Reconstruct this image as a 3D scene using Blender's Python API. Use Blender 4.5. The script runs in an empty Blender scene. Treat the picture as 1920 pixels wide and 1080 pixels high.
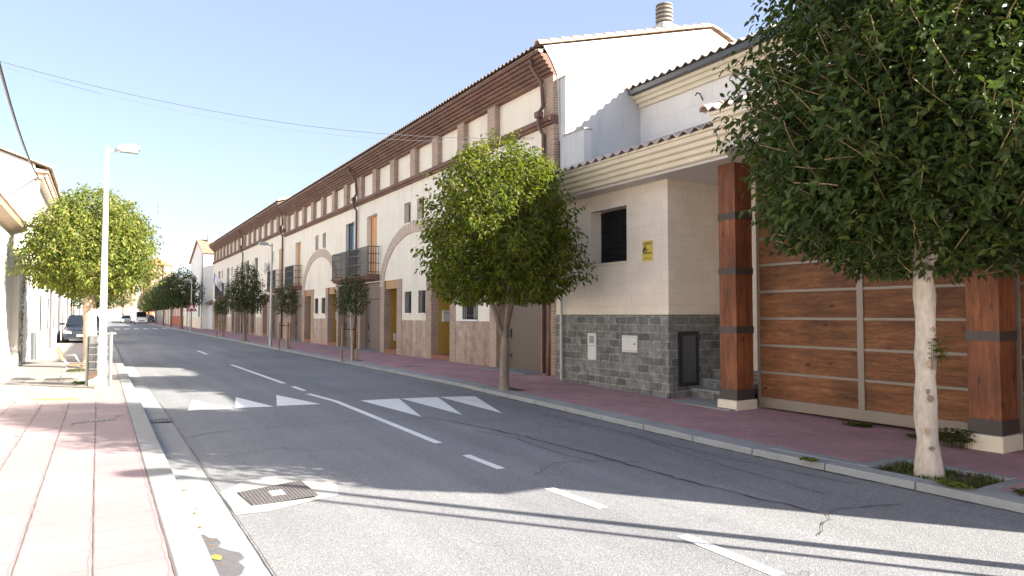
import bpy, bmesh, math, random
import numpy as np
from mathutils import Vector
D = bpy.data; SC = bpy.context.scene; COL = SC.collection
rad = math.radians
# ---------------------------------------------------------------- camera, light, exposure
cam = D.objects.new('camera', D.cameras.new('camera')); COL.objects.link(cam)
cam.location = (0, 0, 1.6); cam.rotation_euler = (rad(90 + 2.237), 0, rad(-31.03))
cam.data.lens = 24; cam.data.sensor_width = 36; cam.data.clip_start = .05; cam.data.clip_end = 6000
SC.camera = cam
SUN_AZ, SUN_EL = 41.0, 27.5      # light travels towards (-sin az, cos az)
world = D.worlds.new('World'); SC.world = world; world.use_nodes = True
wn = world.node_tree.nodes; wl = world.node_tree.links
sky = wn.new('ShaderNodeTexSky'); sky.sky_type = 'NISHITA'; sky.sun_disc = False
sky.sun_elevation = rad(SUN_EL); sky.sun_rotation = rad(180 - SUN_AZ)
sky.air_density = 1.0; sky.dust_density = 1.6; sky.ozone_density = 1.0; sky.altitude = 300
wn['Background'].inputs[1].default_value = .078
tint = wn.new('ShaderNodeMix'); tint.data_type = 'RGBA'; tint.blend_type = 'MULTIPLY'; tint.inputs[0].default_value = 1
tint.inputs[7].default_value = (1.02, .95, 1.0, 1)
even = wn.new('ShaderNodeMix'); even.data_type = 'RGBA'; even.inputs[0].default_value = .5; even.inputs[7].default_value = (1.86, 2.2, 2.9, 1)
wl.new(sky.outputs[0], tint.inputs[6]); wl.new(tint.outputs[2], even.inputs[6]); wl.new(even.outputs[2], wn['Background'].inputs[0])
sl = D.lights.new('sun', 'SUN'); sl.energy = 5.0; sl.angle = rad(.5); sl.color = (1, .93, .82)
sun = D.objects.new('sun', sl); COL.objects.link(sun)
_e, _a = rad(SUN_EL), rad(SUN_AZ)
SUND = Vector((-math.sin(_a) * math.cos(_e), math.cos(_a) * math.cos(_e), -math.sin(_e)))
sun.rotation_euler = SUND.to_track_quat('-Z', 'Y').to_euler(); sun.location = (20, -20, 30)
SC.view_settings.view_transform = 'Standard'; SC.view_settings.look = 'None'
SC.view_settings.gamma = 1; SC.view_settings.exposure = 2.15

# ---------------------------------------------------------------- helpers
ORI = {}
def tag(o, label, cat, group=None):
    o['label'] = label; o['category'] = cat
    if group: o['group'] = group
    return o
def thing(name, label, cat, loc, group=None, rz=0):
    o = D.objects.new(name, None); o.empty_display_size = .2; COL.objects.link(o)
    o.location = loc; o.rotation_euler[2] = rz; ORI[o.name] = Vector(loc)
    return tag(o, label, cat, group)
class MB:
    def __init__(s): s.v = []; s.f = []; s.m = []
    def face(s, pts, mi=0):
        b = len(s.v); s.v += [tuple(p) for p in pts]; s.f.append(tuple(range(b, b + len(pts)))); s.m.append(mi)
    def idx(s, vs, fs, mi=0):
        b = len(s.v); s.v += [tuple(p) for p in vs]
        for q in fs: s.f.append(tuple(b + i for i in q)); s.m.append(mi)
    def box(s, x0, x1, y0, y1, z0, z1, mi=0):
        x0, x1 = sorted((x0, x1)); y0, y1 = sorted((y0, y1)); z0, z1 = sorted((z0, z1))
        v = [(x, y, z) for z in (z0, z1) for x, y in ((x0, y0), (x1, y0), (x1, y1), (x0, y1))]
        s.idx(v, [(3, 2, 1, 0), (4, 5, 6, 7), (0, 1, 5, 4), (1, 2, 6, 5), (2, 3, 7, 6), (3, 0, 4, 7)], mi)
        return s
    def prism(s, poly, a0, a1, axis, mi=0):
        # poly 2D in the two other axes (x,z for axis y; y,z for axis x; x,y for axis z)
        def P(p, a):
            return (a, p[0], p[1]) if axis == 'x' else ((p[0], a, p[1]) if axis == 'y' else (p[0], p[1], a))
        n = len(poly); v = [P(p, a0) for p in poly] + [P(p, a1) for p in poly]
        s.idx(v, [tuple(range(n))[::-1], tuple(range(n, 2 * n))] + [(i, (i + 1) % n, n + (i + 1) % n, n + i) for i in range(n)], mi)
        return s
    def tube(s, pts, rr, n=8, mi=0, cap=True, jit=0, rng=None):
        pts = [Vector(p) for p in pts]
        if not hasattr(rr, '__len__'): rr = [rr] * len(pts)
        rings = []; up = None
        for i, p in enumerate(pts):
            d = (pts[min(i + 1, len(pts) - 1)] - pts[max(i - 1, 0)]).normalized()
            a = d.cross(Vector((0, 0, 1)) if abs(d.z) < .9 else Vector((1, 0, 0))).normalized() if up is None else (up - d * up.dot(d)).normalized()
            up = a; b = d.cross(a)
            ring = []
            for k in range(n):
                t = 2 * math.pi * k / n; r = rr[i] * (1 + (rng.uniform(-jit, jit) if rng else 0))
                ring.append(p + a * math.cos(t) * r + b * math.sin(t) * r)
            rings.append(ring)
        v = [q for r in rings for q in r]; m = len(pts)
        f = [(i * n + k, i * n + (k + 1) % n, (i + 1) * n + (k + 1) % n, (i + 1) * n + k) for i in range(m - 1) for k in range(n)]
        if cap: f += [tuple(range(n))[::-1], tuple((m - 1) * n + k for k in range(n))]
        s.idx(v, f, mi); return s
    def wallx(s, x0, x1, y0, y1, z0, z1, holes, mi=0):
        ys = sorted({y0, y1} | {min(max(h[i], y0), y1) for h in holes for i in (0, 1)})
        for a, b in zip(ys, ys[1:]):
            if b - a < 1e-5: continue
            m = (a + b) / 2; z = z0
            for h in sorted((h for h in holes if h[0] < m < h[1]), key=lambda h: h[2]):
                if h[2] > z + 1e-5: s.box(x0, x1, a, b, z, h[2], mi)
                z = max(z, h[3])
            if z < z1 - 1e-5: s.box(x0, x1, a, b, z, z1, mi)
        return s
    def build(s, name, mats, parent=None, smooth=False, bevel=0, origin=None, fix=True):
        if not isinstance(mats, (list, tuple)): mats = [mats]
        me = D.meshes.new(name); o = D.objects.new(name, me); COL.objects.link(o)
        if parent is not None:
            o.parent = parent; org = ORI[parent.name]
        elif origin is not None: org = Vector(origin); o.location = org
        else: org = Vector((0, 0, 0))
        ORI[o.name] = org
        me.from_pydata([(p[0] - org.x, p[1] - org.y, p[2] - org.z) for p in s.v], [], s.f)
        for m in mats: me.materials.append(m)
        me.polygons.foreach_set('material_index', s.m)
        if fix:
            bm = bmesh.new(); bm.from_mesh(me); bmesh.ops.recalc_face_normals(bm, faces=bm.faces); bm.to_mesh(me); bm.free()
        if smooth: me.polygons.foreach_set('use_smooth', [True] * len(me.polygons))
        if bevel:
            md = o.modifiers.new('bevel', 'BEVEL'); md.width = bevel; md.segments = 2; md.limit_method = 'ANGLE'
        me.update(); return o
def struct(o): o['kind'] = 'structure'; return o
def copy_tree(o, parent=None):
    c = o.copy(); COL.objects.link(c); c.parent = parent
    if parent is None: ORI[c.name] = o.location.copy()
    for ch in list(o.children): copy_tree(ch, c)
    return c

# ---------------------------------------------------------------- materials
def newmat(name):
    m = D.materials.new(name); m.use_nodes = True; nt = m.node_tree
    return m, nt, nt.nodes['Principled BSDF']
def N(nt, t, **k):
    n = nt.nodes.new(t)
    for a, b in k.items():
        if a.startswith('i_'): n.inputs[a[2:].replace('_', ' ')].default_value = b
        else: setattr(n, a, b)
    return n
def L(nt, a, b): nt.links.new(a, b)
def ramp(nt, fac, stops):
    r = N(nt, 'ShaderNodeValToRGB'); e = r.color_ramp.elements
    while len(e) < len(stops): e.new(.5)
    for q, (p, c) in zip(e, stops): q.position = p; q.color = (*c, 1) if len(c) == 3 else c
    L(nt, fac, r.inputs[0]); return r.outputs[0]
def coords(nt, scale=(1, 1, 1), kind='Object'):
    tc = N(nt, 'ShaderNodeTexCoord'); mp = N(nt, 'ShaderNodeMapping'); mp.inputs['Scale'].default_value = scale
    L(nt, tc.outputs[kind], mp.inputs[0]); return mp.outputs[0]
def noise(nt, vec, scale, detail=4, rough=.55):
    n = N(nt, 'ShaderNodeTexNoise'); n.inputs['Scale'].default_value = scale; n.inputs['Detail'].default_value = detail
    n.inputs['Roughness'].default_value = rough; L(nt, vec, n.inputs['Vector']); return n.outputs['Fac']
def mixc(nt, fac, a, b, mode='MIX'):
    m = N(nt, 'ShaderNodeMix', data_type='RGBA', blend_type=mode)
    for s, v in ((m.inputs[0], fac), (m.inputs[6], a), (m.inputs[7], b)):
        if isinstance(v, (int, float)): s.default_value = v
        elif isinstance(v, tuple): s.default_value = (*v, 1)
        else: L(nt, v, s)
    return m.outputs[2]
def bump(nt, bsdf, h, strength=.3, dist=.01):
    b = N(nt, 'ShaderNodeBump'); b.inputs['Strength'].default_value = strength; b.inputs['Distance'].default_value = dist
    L(nt, h, b.inputs['Height']); L(nt, b.outputs[0], bsdf.inputs['Normal'])
def sc(c, k): return tuple(min(1, x * k) for x in c)
def plain(name, c, rough=.7, var=.15, scale=3, fine=40, bmp=.15, metal=0, vec=(1, 1, 1), spec=None):
    m, nt, b = newmat(name); v = coords(nt, vec)
    n1 = noise(nt, v, scale, 6); n2 = noise(nt, v, fine, 3)
    c1 = ramp(nt, n1, [(.3, sc(c, 1 - var)), (.7, sc(c, 1 + var))])
    c2 = mixc(nt, .5, c1, ramp(nt, n2, [(.3, sc(c, 1 - var)), (.7, sc(c, 1 + var))]))
    L(nt, c2, b.inputs['Base Color']); b.inputs['Roughness'].default_value = rough; b.inputs['Metallic'].default_value = metal
    if spec is not None: b.inputs['Specular IOR Level'].default_value = spec
    if bmp: bump(nt, b, n2, bmp, .01)
    return m
def stained(name, c, streak=.25, bmp=.1, rough=.85):
    """rendered wall: soft mottling, vertical rain streaks"""
    m, nt, b = newmat(name)
    v = coords(nt); vs = coords(nt, (1.3, 1.3, .22))
    n1 = noise(nt, v, .9, 6, .6); n2 = noise(nt, vs, 2.0, 5, .6); n3 = noise(nt, v, 60, 2)
    col = ramp(nt, n1, [(.3, sc(c, .93)), (.7, c)])
    k = ramp(nt, n2, [(.52, (1, 1, 1)), (.8, (1 - streak,) * 3)])
    col = mixc(nt, 1.0, col, k, 'MULTIPLY')
    L(nt, col, b.inputs['Base Color']); b.inputs['Roughness'].default_value = rough
    bump(nt, b, n3, bmp, .006); return m
def brick(name, c1, c2, mort, bw, bh, ms=.01, bmp=.4, var=.25, offset=.5, rough=.85, squash=1, blotch=1.5, axes='xy_z', sm=.1, dist=.01, warp=1):
    m, nt, b = newmat(name)
    tc = N(nt, 'ShaderNodeTexCoord'); sp = N(nt, 'ShaderNodeSeparateXYZ'); L(nt, tc.outputs['Object'], sp.inputs[0])
    cb = N(nt, 'ShaderNodeCombineXYZ')
    if axes == 'xy_z':
        ad = N(nt, 'ShaderNodeMath', operation='ADD'); L(nt, sp.outputs[0], ad.inputs[0]); L(nt, sp.outputs[1], ad.inputs[1])
        L(nt, ad.outputs[0], cb.inputs[0]); L(nt, sp.outputs[2], cb.inputs[1])
    else:
        L(nt, sp.outputs[1], cb.inputs[0]); L(nt, sp.outputs[0], cb.inputs[1])
    nz = N(nt, 'ShaderNodeTexNoise'); nz.inputs['Scale'].default_value = 6; L(nt, cb.outputs[0], nz.inputs['Vector'])
    vm = N(nt, 'ShaderNodeVectorMath', operation='MULTIPLY_ADD'); vm.inputs[1].default_value = (.02 * bh / .07 * .5 * warp,) * 3
    L(nt, nz.outputs['Color'], vm.inputs[0]); L(nt, cb.outputs[0], vm.inputs[2])
    t = N(nt, 'ShaderNodeTexBrick'); t.offset = offset; t.squash = squash
    L(nt, vm.outputs[0], t.inputs['Vector'])
    t.inputs['Scale'].default_value = 1; t.inputs['Brick Width'].default_value = bw; t.inputs['Row Height'].default_value = bh
    t.inputs['Mortar Size'].default_value = ms; t.inputs['Mortar Smooth'].default_value = sm
    t.inputs['Color1'].default_value = (*c1, 1); t.inputs['Color2'].default_value = (*c2, 1); t.inputs['Mortar'].default_value = (*mort, 1)
    n1 = noise(nt, tc.outputs['Object'], blotch, 5); n2 = noise(nt, tc.outputs['Object'], 30, 4)
    k = ramp(nt, n1, [(.3, (1 - var,) * 3), (.7, (1,) * 3)])
    k2 = ramp(nt, n2, [(.3, (1 - var,) * 3), (.7, (1,) * 3)])
    col = mixc(nt, 1.0, mixc(nt, 1.0, t.outputs['Color'], k, 'MULTIPLY'), k2, 'MULTIPLY')
    L(nt, col, b.inputs['Base Color']); b.inputs['Roughness'].default_value = rough
    h = N(nt, 'ShaderNodeMath', operation='MULTIPLY_ADD'); h.inputs[1].default_value = -1.0
    L(nt, t.outputs['Fac'], h.inputs[0]); L(nt, n2, h.inputs[2]); bump(nt, b, h.outputs[0], bmp, dist)
    return m
def wood(name, dark, mid, light, vec, rough=.35, knots=True, plank=None):
    m, nt, b = newmat(name); v = coords(nt, vec)
    n1 = noise(nt, v, 3.0, 8, .65); n2 = noise(nt, v, 14, 4, .6)
    o = coords(nt); n3 = noise(nt, o, .9, 3)
    col = ramp(nt, n1, [(.3, dark), (.5, mid), (.72, light)])
    col = mixc(nt, 1.0, col, ramp(nt, n2, [(.35, (.62,) * 3), (.6, (1,) * 3)]), 'MULTIPLY')
    col = mixc(nt, 1.0, col, ramp(nt, n3, [(.35, (.6,) * 3), (.65, (1.15,) * 3)]), 'MULTIPLY')
    if knots:
        vo = N(nt, 'ShaderNodeTexVoronoi'); vo.inputs['Scale'].default_value = 2.3
        L(nt, coords(nt, tuple(.9 if s < 2 else 1.8 for s in vec)), vo.inputs['Vector'])
        k = ramp(nt, vo.outputs['Distance'], [(.0, (.25, .2, .17)), (.07, (.45, .4, .36)), (.13, (1, 1, 1))])
        col = mixc(nt, 1.0, col, k, 'MULTIPLY')
    L(nt, col, b.inputs['Base Color']); b.inputs['Roughness'].default_value = rough
    bump(nt, b, n2, .15, .004); return m
def leafmat(name, c, c2, trans=.35, rough=.42):
    m, nt, b = newmat(name)
    g = N(nt, 'ShaderNodeNewGeometry'); col = ramp(nt, g.outputs['Random Per Island'], [(0, c), (.85, c2), (1, (c2[0] * 1.5, c2[1] * 1.25, c2[2]))])
    L(nt, col, b.inputs['Base Color']); b.inputs['Roughness'].default_value = rough; b.inputs['Specular IOR Level'].default_value = .22
    t = N(nt, 'ShaderNodeBsdfTranslucent'); L(nt, mixc(nt, 1.0, col, (1.6, 1.7, .7), 'MULTIPLY'), t.inputs['Color'])
    mx = N(nt, 'ShaderNodeMixShader'); mx.inputs[0].default_value = trans
    L(nt, b.outputs[0], mx.inputs[1]); L(nt, t.outputs[0], mx.inputs[2])
    L(nt, mx.outputs[0], nt.nodes['Material Output'].inputs['Surface']); return m
def asphalt():
    m, nt, b = newmat('asphalt'); v = coords(nt)
    big = noise(nt, v, .35, 6, .6); lane = noise(nt, coords(nt, (1.2, .06, 1)), 1.5, 4)
    base = ramp(nt, big, [(.3, (.215, .222, .236)), (.7, (.28, .285, .293))])
    base = mixc(nt, 1.0, base, ramp(nt, lane, [(.35, (.88,) * 3), (.65, (1.06,) * 3)]), 'MULTIPLY')
    vo = N(nt, 'ShaderNodeTexVoronoi'); vo.inputs['Scale'].default_value = 90; L(nt, v, vo.inputs['Vector'])
    sp = N(nt, 'ShaderNodeSeparateColor'); L(nt, vo.outputs['Color'], sp.inputs[0])
    st = ramp(nt, sp.outputs[0], [(0, (.62,) * 3), (.5, (1,) * 3), (.86, (1.25, 1.2, 1.12)), (1, (1.9, 1.75, 1.55))])
    edge = ramp(nt, vo.outputs['Distance'], [(.2, (1, 1, 1)), (.6, (.6,) * 3)])
    st = mixc(nt, 1.0, st, edge, 'MULTIPLY')
    col = mixc(nt, .6, base, mixc(nt, 1.0, base, st, 'MULTIPLY'))
    stain = ramp(nt, noise(nt, v, 1.3, 7, .7), [(.62, (1, 1, 1)), (.72, (.82, .81, .8))])
    col = mixc(nt, 1.0, col, stain, 'MULTIPLY')
    # hairline map cracking, broken up by noise
    wv = N(nt, 'ShaderNodeVectorMath', operation='MULTIPLY_ADD'); nz = N(nt, 'ShaderNodeTexNoise'); nz.inputs['Scale'].default_value = 2.5
    L(nt, v, nz.inputs['Vector']); wv.inputs[1].default_value = (.5, .5, .5); L(nt, nz.outputs['Color'], wv.inputs[0]); L(nt, v, wv.inputs[2])
    vc = N(nt, 'ShaderNodeTexVoronoi', feature='DISTANCE_TO_EDGE'); vc.inputs['Scale'].default_value = .8; L(nt, wv.outputs[0], vc.inputs['Vector'])
    crack = ramp(nt, vc.outputs['Distance'], [(.001, (.55, .55, .55)), (.005, (0, 0, 0))])
    msk = ramp(nt, noise(nt, v, .55, 2), [(.56, (0, 0, 0)), (.66, (1, 1, 1))])
    ck = mixc(nt, 1.0, crack, msk, 'MULTIPLY')
    col = mixc(nt, ck, col, (.045, .043, .04))
    L(nt, col, b.inputs['Base Color']); b.inputs['Roughness'].default_value = .8; b.inputs['Specular IOR Level'].default_value = .35
    bump(nt, b, vo.outputs['Distance'], .45, .006); return m
M = {}
M['asphalt'] = asphalt()
M['ground'] = plain('dry_ground', (.30, .27, .21), .95, .25, .2, 3)
M['concrete'] = plain('kerb_concrete', (.245, .248, .245), .9, .14, 1.3, 70, .35)
M['concrete_dark'] = plain('kerb_stone', (.28, .29, .295), .9, .2, 1.6, 60, .4)
M['concrete_light'] = plain('pale_concrete', (.32, .315, .30), .9, .1, 1.5, 50, .3)
M['pinkpave'] = brick('pink_paving', (.305, .232, .240), (.335, .258, .262), (.25, .18, .18), .4, .4, .005, .12, .15, offset=0, axes='yx', blotch=.9, dist=.003)
M['redpave'] = brick('red_paving', (.47, .27, .29), (.55, .32, .34), (.37, .23, .25), .21, .21, .005, .2, .28, offset=0, axes='yx', blotch=1.1, dist=.004)
M['palepave'] = brick('pale_paving', (.29, .265, .24), (.33, .30, .27), (.24, .215, .19), .4, .4, .006, .15, .16, offset=0, axes='yx', blotch=.8, dist=.003)
M['darkline'] = plain('dark_joint', (.035, .033, .03), .95, .3, 5)
M['jointline'] = plain('pavement_joint', (.13, .10, .095), .95, .3, 5)
M['paint'] = plain('road_paint', (.74, .74, .72), .7, .10, 3, 26, .2)
M['cream'] = stained('cream_render', (.83, .765, .635), .20)
M['white'] = stained('white_render', (.80, .78, .73), .08)
M['greywall'] = stained('grey_white_render', (.56, .56, .55), .3)
M['oldwhite'] = stained('old_white_render', (.75, .72, .66), .22)
M['ochre'] = stained('ochre_render', (.44, .27, .05), .08)
M['brick'] = brick('pale_brick', (.50, .335, .24), (.40, .25, .18), (.54, .45, .36), .245, .066, .012, .5, .22)
M['brickred'] = brick('cornice_brick', (.275, .148, .105), (.21, .112, .08), (.25, .17, .135), .13, .20, .006, .45, .3)
M['marble'] = brick('marble_cladding', (.62, .44, .33), (.43, .26, .18), (.32, .22, .16), .30, 1.7, .006, .15, .5, blotch=3.2, rough=.45)
M['archbrick'] = plain('arch_brick', (.54, .43, .33), .85, .3, 4, 22, .4)
M['ashlar'] = brick('cream_ashlar', (.84, .73, .60), (.88, .78, .65), (.76, .66, .54), .44, .225, .005, .45, .10, blotch=2, dist=.006)
M['ashlarwhite'] = brick('white_ashlar', (.80, .76, .71), (.82, .78, .73), (.66, .62, .58), .62, .42, .006, .3, .06, blotch=1.4, dist=.01)
M['slate'] = brick('grey_stone', (.17, .185, .185), (.39, .395, .375), (.48, .465, .42), .34, .158, .013, 1.0, .5, offset=.37, blotch=5.5, sm=.15, warp=1.9, dist=.012)
M['moulding'] = plain('stone_moulding', (.72, .64, .50), .85, .10, 2.5, 50, .25)
M['soffit'] = plain('soffit_plaster', (.60, .56, .52), .9, .08, 2)
M['rooftile'] = plain('clay_tile', (.30, .175, .115), .9, .4, 1.8, 11, .4)
M['tiledark'] = plain('weathered_tile', (.20, .14, .11), .9, .4, 2.5, 11, .4)
M['tilegrey'] = plain('grey_weathered_tile', (.46, .38, .335), .9, .3, 2.5, 11, .4)
M['tilepale'] = plain('pale_tile', (.56, .42, .32), .9, .3, 3, 18, .3)
M['chimneyring'] = plain('chimney_concrete', (.33, .30, .25), .9, .2, 4)
M['gutter'] = plain('dark_gutter', (.075, .078, .085), .5, .1, 3)
M['pipe'] = plain('brown_pipe', (.115, .055, .038), .45, .15, 2)
M['zinc'] = plain('zinc_pipe', (.42, .42, .41), .45, .12, 3, metal=.4)
M['garage'] = plain('garage_door', (.115, .082, .065), .5, .08, 1.2, 30, .05)
M['iron'] = plain('black_iron', (.018, .018, .02), .45, .1, 4)
M['darkmetal'] = plain('dark_band_metal', (.055, .043, .038), .5, .15, 3)
M['gateframe'] = plain('gate_frame', (.23, .19, .15), .45, .10, 2, metal=.1)
M['gatewood'] = wood('gate_planks', (.115, .044, .016), (.205, .080, .028), (.31, .135, .048), (4, .6, 5), .75)
M['postwood'] = wood('post_timber', (.12, .038, .015), (.24, .078, .028), (.34, .12, .042), (5, 5, .45), .65)
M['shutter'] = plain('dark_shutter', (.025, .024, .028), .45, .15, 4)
M['peach'] = plain('peach_blind', (.62, .33, .15), .7, .06, 2)
M['door'] = plain('brown_door', (.10, .05, .025), .5, .2, 3)
M['lintel'] = plain('wooden_lintel', (.42, .24, .10), .6, .15, 3)
M['stepred'] = plain('red_step', (.24, .09, .05), .7, .2, 4)
M['lampwhite'] = plain('lamp_white_paint', (.58, .58, .58), .4, .04, 3, 40, .05)
M['whitepaint'] = plain('white_paint', (.80, .80, .79), .4, .04, 3, 40, .05)
M['whitebox'] = plain('white_box', (.62, .62, .60), .5, .05, 3)
M['galv'] = plain('galvanised_steel', (.27, .28, .28), .4, .1, 5, metal=.5)
M['benchwood'] = wood('bench_wood', (.22, .14, .09), (.30, .20, .13), (.38, .26, .18), (6, 1, 6), .6, knots=False)
M['stake'] = wood('stake_wood', (.30, .18, .08), (.42, .27, .13), (.5, .34, .18), (6, 6, .5), .7, knots=False)
M['rubber'] = plain('black_rubber', (.02, .02, .02), .8, .1, 5)
M['yellow'] = plain('yellow_paint', (.66, .50, .10), .6, .1, 6)
M['red'] = plain('red_paint', (.55, .03, .03), .4, .05, 5)
M['black'] = plain('black_paint', (.02, .02, .022), .5, .05, 5)
M['iron_cover'] = plain('cast_iron', (.15, .135, .13), .6, .3, 3, 60, .5)
M['coverplate'] = brick('cover_plate', (.17, .155, .155), (.21, .19, .19), (.06, .055, .055), .045, .03, .008, .5, .2, offset=0, axes='yx', dist=.003)
M['coverrib'] = plain('worn_iron', (.24, .22, .215), .5, .3, 5, 60, .4)
M['bark_pale'] = plain('pale_bark', (.52, .45, .375), .9, .3, 5, 24, .7, vec=(1, 1, .45))
M['bark'] = plain('brown_bark', (.23, .185, .14), .9, .35, 5, 24, .9, vec=(1, 1, .4))
M['bark_warm'] = plain('warm_bark', (.45, .34, .24), .9, .25, 5, 24, .7, vec=(1, 1, .4))
M['twig'] = plain('twig_bark', (.26, .19, .09), .8, .3, 8)
M['leaf_dark'] = leafmat('dark_leaves', (.024, .042, .012), (.056, .084, .020), .22)
M['leaf'] = leafmat('green_leaves', (.038, .062, .012), (.145, .17, .024), .5)
M['leaf_bright'] = leafmat('bright_leaves', (.09, .125, .03), (.225, .25, .065), .45)
M['leaf_red'] = leafmat('autumn_leaves', (.42, .12, .10), (.55, .30, .10), .4)
M['grass'] = leafmat('grass_blades', (.04, .065, .015), (.10, .125, .03), .3)
M['dryleaf'] = plain('dry_leaf', (.22, .13, .05), .8, .3, 20)
M['greenleaf'] = plain('fallen_green_leaf', (.38, .45, .06), .5, .2, 20)
def glassmat(name, c, rough=.08):
    m, nt, b = newmat(name); b.inputs['Base Color'].default_value = (*c, 1); b.inputs['Roughness'].default_value = rough
    n = noise(nt, coords(nt), 1.2, 2); bump(nt, b, n, .06, .02); return m
M['glass'] = glassmat('window_glass', (.012, .016, .022))
M['glassblue'] = glassmat('blue_glass', (.05, .10, .16), .12)
M['greyglass'] = glassmat('grey_panel', (.075, .085, .095), .3)
def carpaint(name, c, metal=.4):
    m, nt, b = newmat(name); b.inputs['Base Color'].default_value = (*c, 1); b.inputs['Roughness'].default_value = .25
    b.inputs['Metallic'].default_value = metal; b.inputs['Coat Weight'].default_value = .25; return m
M['carblue'] = carpaint('blue_grey_car_paint', (.010, .014, .026), .0); M['carwhite'] = carpaint('white_car_paint', (.8, .8, .8), 0)
M['carsilver'] = carpaint('silver_car_paint', (.5, .5, .52)); M['lampglass'] = plain('lamp_glass', (.38, .39, .37), .25, .05, 5)
M['carpink'] = carpaint('red_car_paint', (.5, .06, .09), 0)
M['wet'] = plain('damp_concrete', (.12, .112, .108), .35, .25, 9, 60, .2)

# ---------------------------------------------------------------- setting
def cl(x, a=0, b=1): return max(a, min(b, x))
def hz(x, y): return -.12 * cl((14 - y) / 8) * cl((x - .94) / 5.9)
def sw(y): return hz(6.85, y) + .09
def grid(name, mat, xs, ys, zf, kind=True):
    mb = MB(); v = [(x, y, zf(x, y)) for y in ys for x in xs]; n = len(xs)
    mb.idx(v, [(j * n + i, j * n + i + 1, (j + 1) * n + i + 1, (j + 1) * n + i) for j in range(len(ys) - 1) for i in range(n - 1)])
    o = mb.build(name, mat, fix=False); struct(o); return o
YS = list(np.arange(-8, 16.1, 1.0)) + [20, 30, 50, 80, 120, 180, 260]
YS = [float(y) for y in YS]
g = MB(); g.face([(-1500, -1500, -.25), (1500, -1500, -.25), (1500, 3500, -.25), (-1500, 3500, -.25)]); struct(g.build('ground', M['ground'], fix=False))
grid('road', M['asphalt'], [.935, 2, 3, 4, 5, 6, 6.86], YS, hz)
# left kerb, gutter, pavement
g = MB()
for k in range(0, 134):
    y = -8 + k * 2.0; g.box(.402, .618, y + .004, y + 1.996, -.1, .1)
struct(g.build('kerb_left', M['concrete'], bevel=.012))
g = MB(); g.prism([(.612, -.1), (.612, .012), (.94, -.004), (.94, -.1)], -8, 260, 'y'); struct(g.build('gutter_left', M['concrete']))
g = MB(); g.box(-2.6, .398, -8, 14.0, -.1, .1); struct(g.build('pavement_left', M['pinkpave']))
g = MB(); g.box(-3.2, .398, 14.006, 260, -.1, .098); struct(g.build('pavement_left_far', M['palepave']))
rng = random.Random(4)
def strip(mb, pts, w, z=None, jit=0, zf=None):
    """thin crooked strip lying on the ground"""
    P = []
    for (a, b) in zip(pts, pts[1:]):
        n = max(1, int(math.dist(a, b) / .12)) if jit else 1
        for i in range(n):
            t = i / n; P.append((a[0] + (b[0] - a[0]) * t + rng.gauss(0, jit), a[1] + (b[1] - a[1]) * t + rng.gauss(0, jit)))
    P.append(pts[-1]); L_, R_ = [], []
    for i, p in enumerate(P):
        q0, q1 = P[max(0, i - 1)], P[min(len(P) - 1, i + 1)]
        d = Vector((q1[0] - q0[0], q1[1] - q0[1])); d.normalize(); ww = w / 2 * (rng.uniform(.35, 1.2) if jit else 1)
        zz = (zf(p[0], p[1]) if zf else z)
        L_.append((p[0] - d.y * ww, p[1] + d.x * ww, zz)); R_.append((p[0] + d.y * ww, p[1] - d.x * ww, zz))
    for i in range(len(P) - 1): mb.face([L_[i], R_[i], R_[i + 1], L_[i + 1]])
g = MB()
for pts in ([(-.01, -2), (-.01, 4.65), (-.05, 13.9)], [(-.40, -2), (-.41, 4.9), (-.43, 13.9)], [(-.80, 2), (-.81, 13.9)], [(-1.25, 3), (-1.25, 13.9)]):
    strip(g, pts, .009, .104, .0015)
for y in (9.1, 12.6): strip(g, [(-2.2, y - .3), (.39, y)], .005, .104, .003)
strip(g, [(.399, 2), (.399, 16)], .009, .104, .001); strip(g, [(-2.3, 14.02), (.38, 14.02)], .012, .104, .003)
strip(g, [(-2.4, 17.1), (.05, 16.5)], .03, .104, .003); strip(g, [(-2.2, 21.2), (.3, 20.6)], .025, .104, .003)
struct(g.build('pavement_joint', M['jointline'], fix=False))
# right pavement with an opening for the foreground tree pit, kerb
PIT = (7.05, 7.75, 3.3, 4.35)
ys2 = sorted(set(YS + [PIT[2], PIT[3]]))
g = MB()
for a, b in zip(ys2, ys2[1:]):
    xs = [7.2, 10.9] if not (PIT[2] <= (a + b) / 2 <= PIT[3]) else [PIT[1], 10.9]
    g.face([(xs[0], a, sw(a)), (xs[1], a, sw(a)), (xs[1], b, sw(b)), (xs[0], b, sw(b))])
struct(g.build('pavement_right', M['redpave'], fix=False))
g = MB(); y = -8
while y < 200:
    ln = .98 if y < 60 else 4
    a, b = y + .006, y + ln - .006; x1 = 7.194
    if b > PIT[2] and a < PIT[3]: x1 = PIT[0]
    xr = 6.862
    za, zb = sw(a) + .004, sw(b) + .004
    v = [(6.855, a, -.3), (6.855, b, -.3), (x1, b, -.3), (x1, a, -.3), (6.875, a, za - .012), (6.875, b, zb - .012), (x1, b, zb), (x1, a, za)]
    g.idx(v, [(0, 1, 2, 3), (4, 5, 6, 7), (0, 1, 5, 4), (1, 2, 6, 5), (2, 3, 7, 6), (3, 0, 4, 7)])
    y += ln
struct(g.build('kerb_right', M['concrete_dark'], bevel=.01))
g = MB(); zp = sw(3.8)
g.box(PIT[0] - .0, PIT[1] + .1, PIT[3], PIT[3] + .12, -.2, zp + .012); g.box(PIT[0] - .0, PIT[1] + .1, PIT[2] - .12, PIT[2], -.2, zp + .002)
g.box(PIT[1], PIT[1] + .1, PIT[2], PIT[3], -.2, zp + .009)
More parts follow.
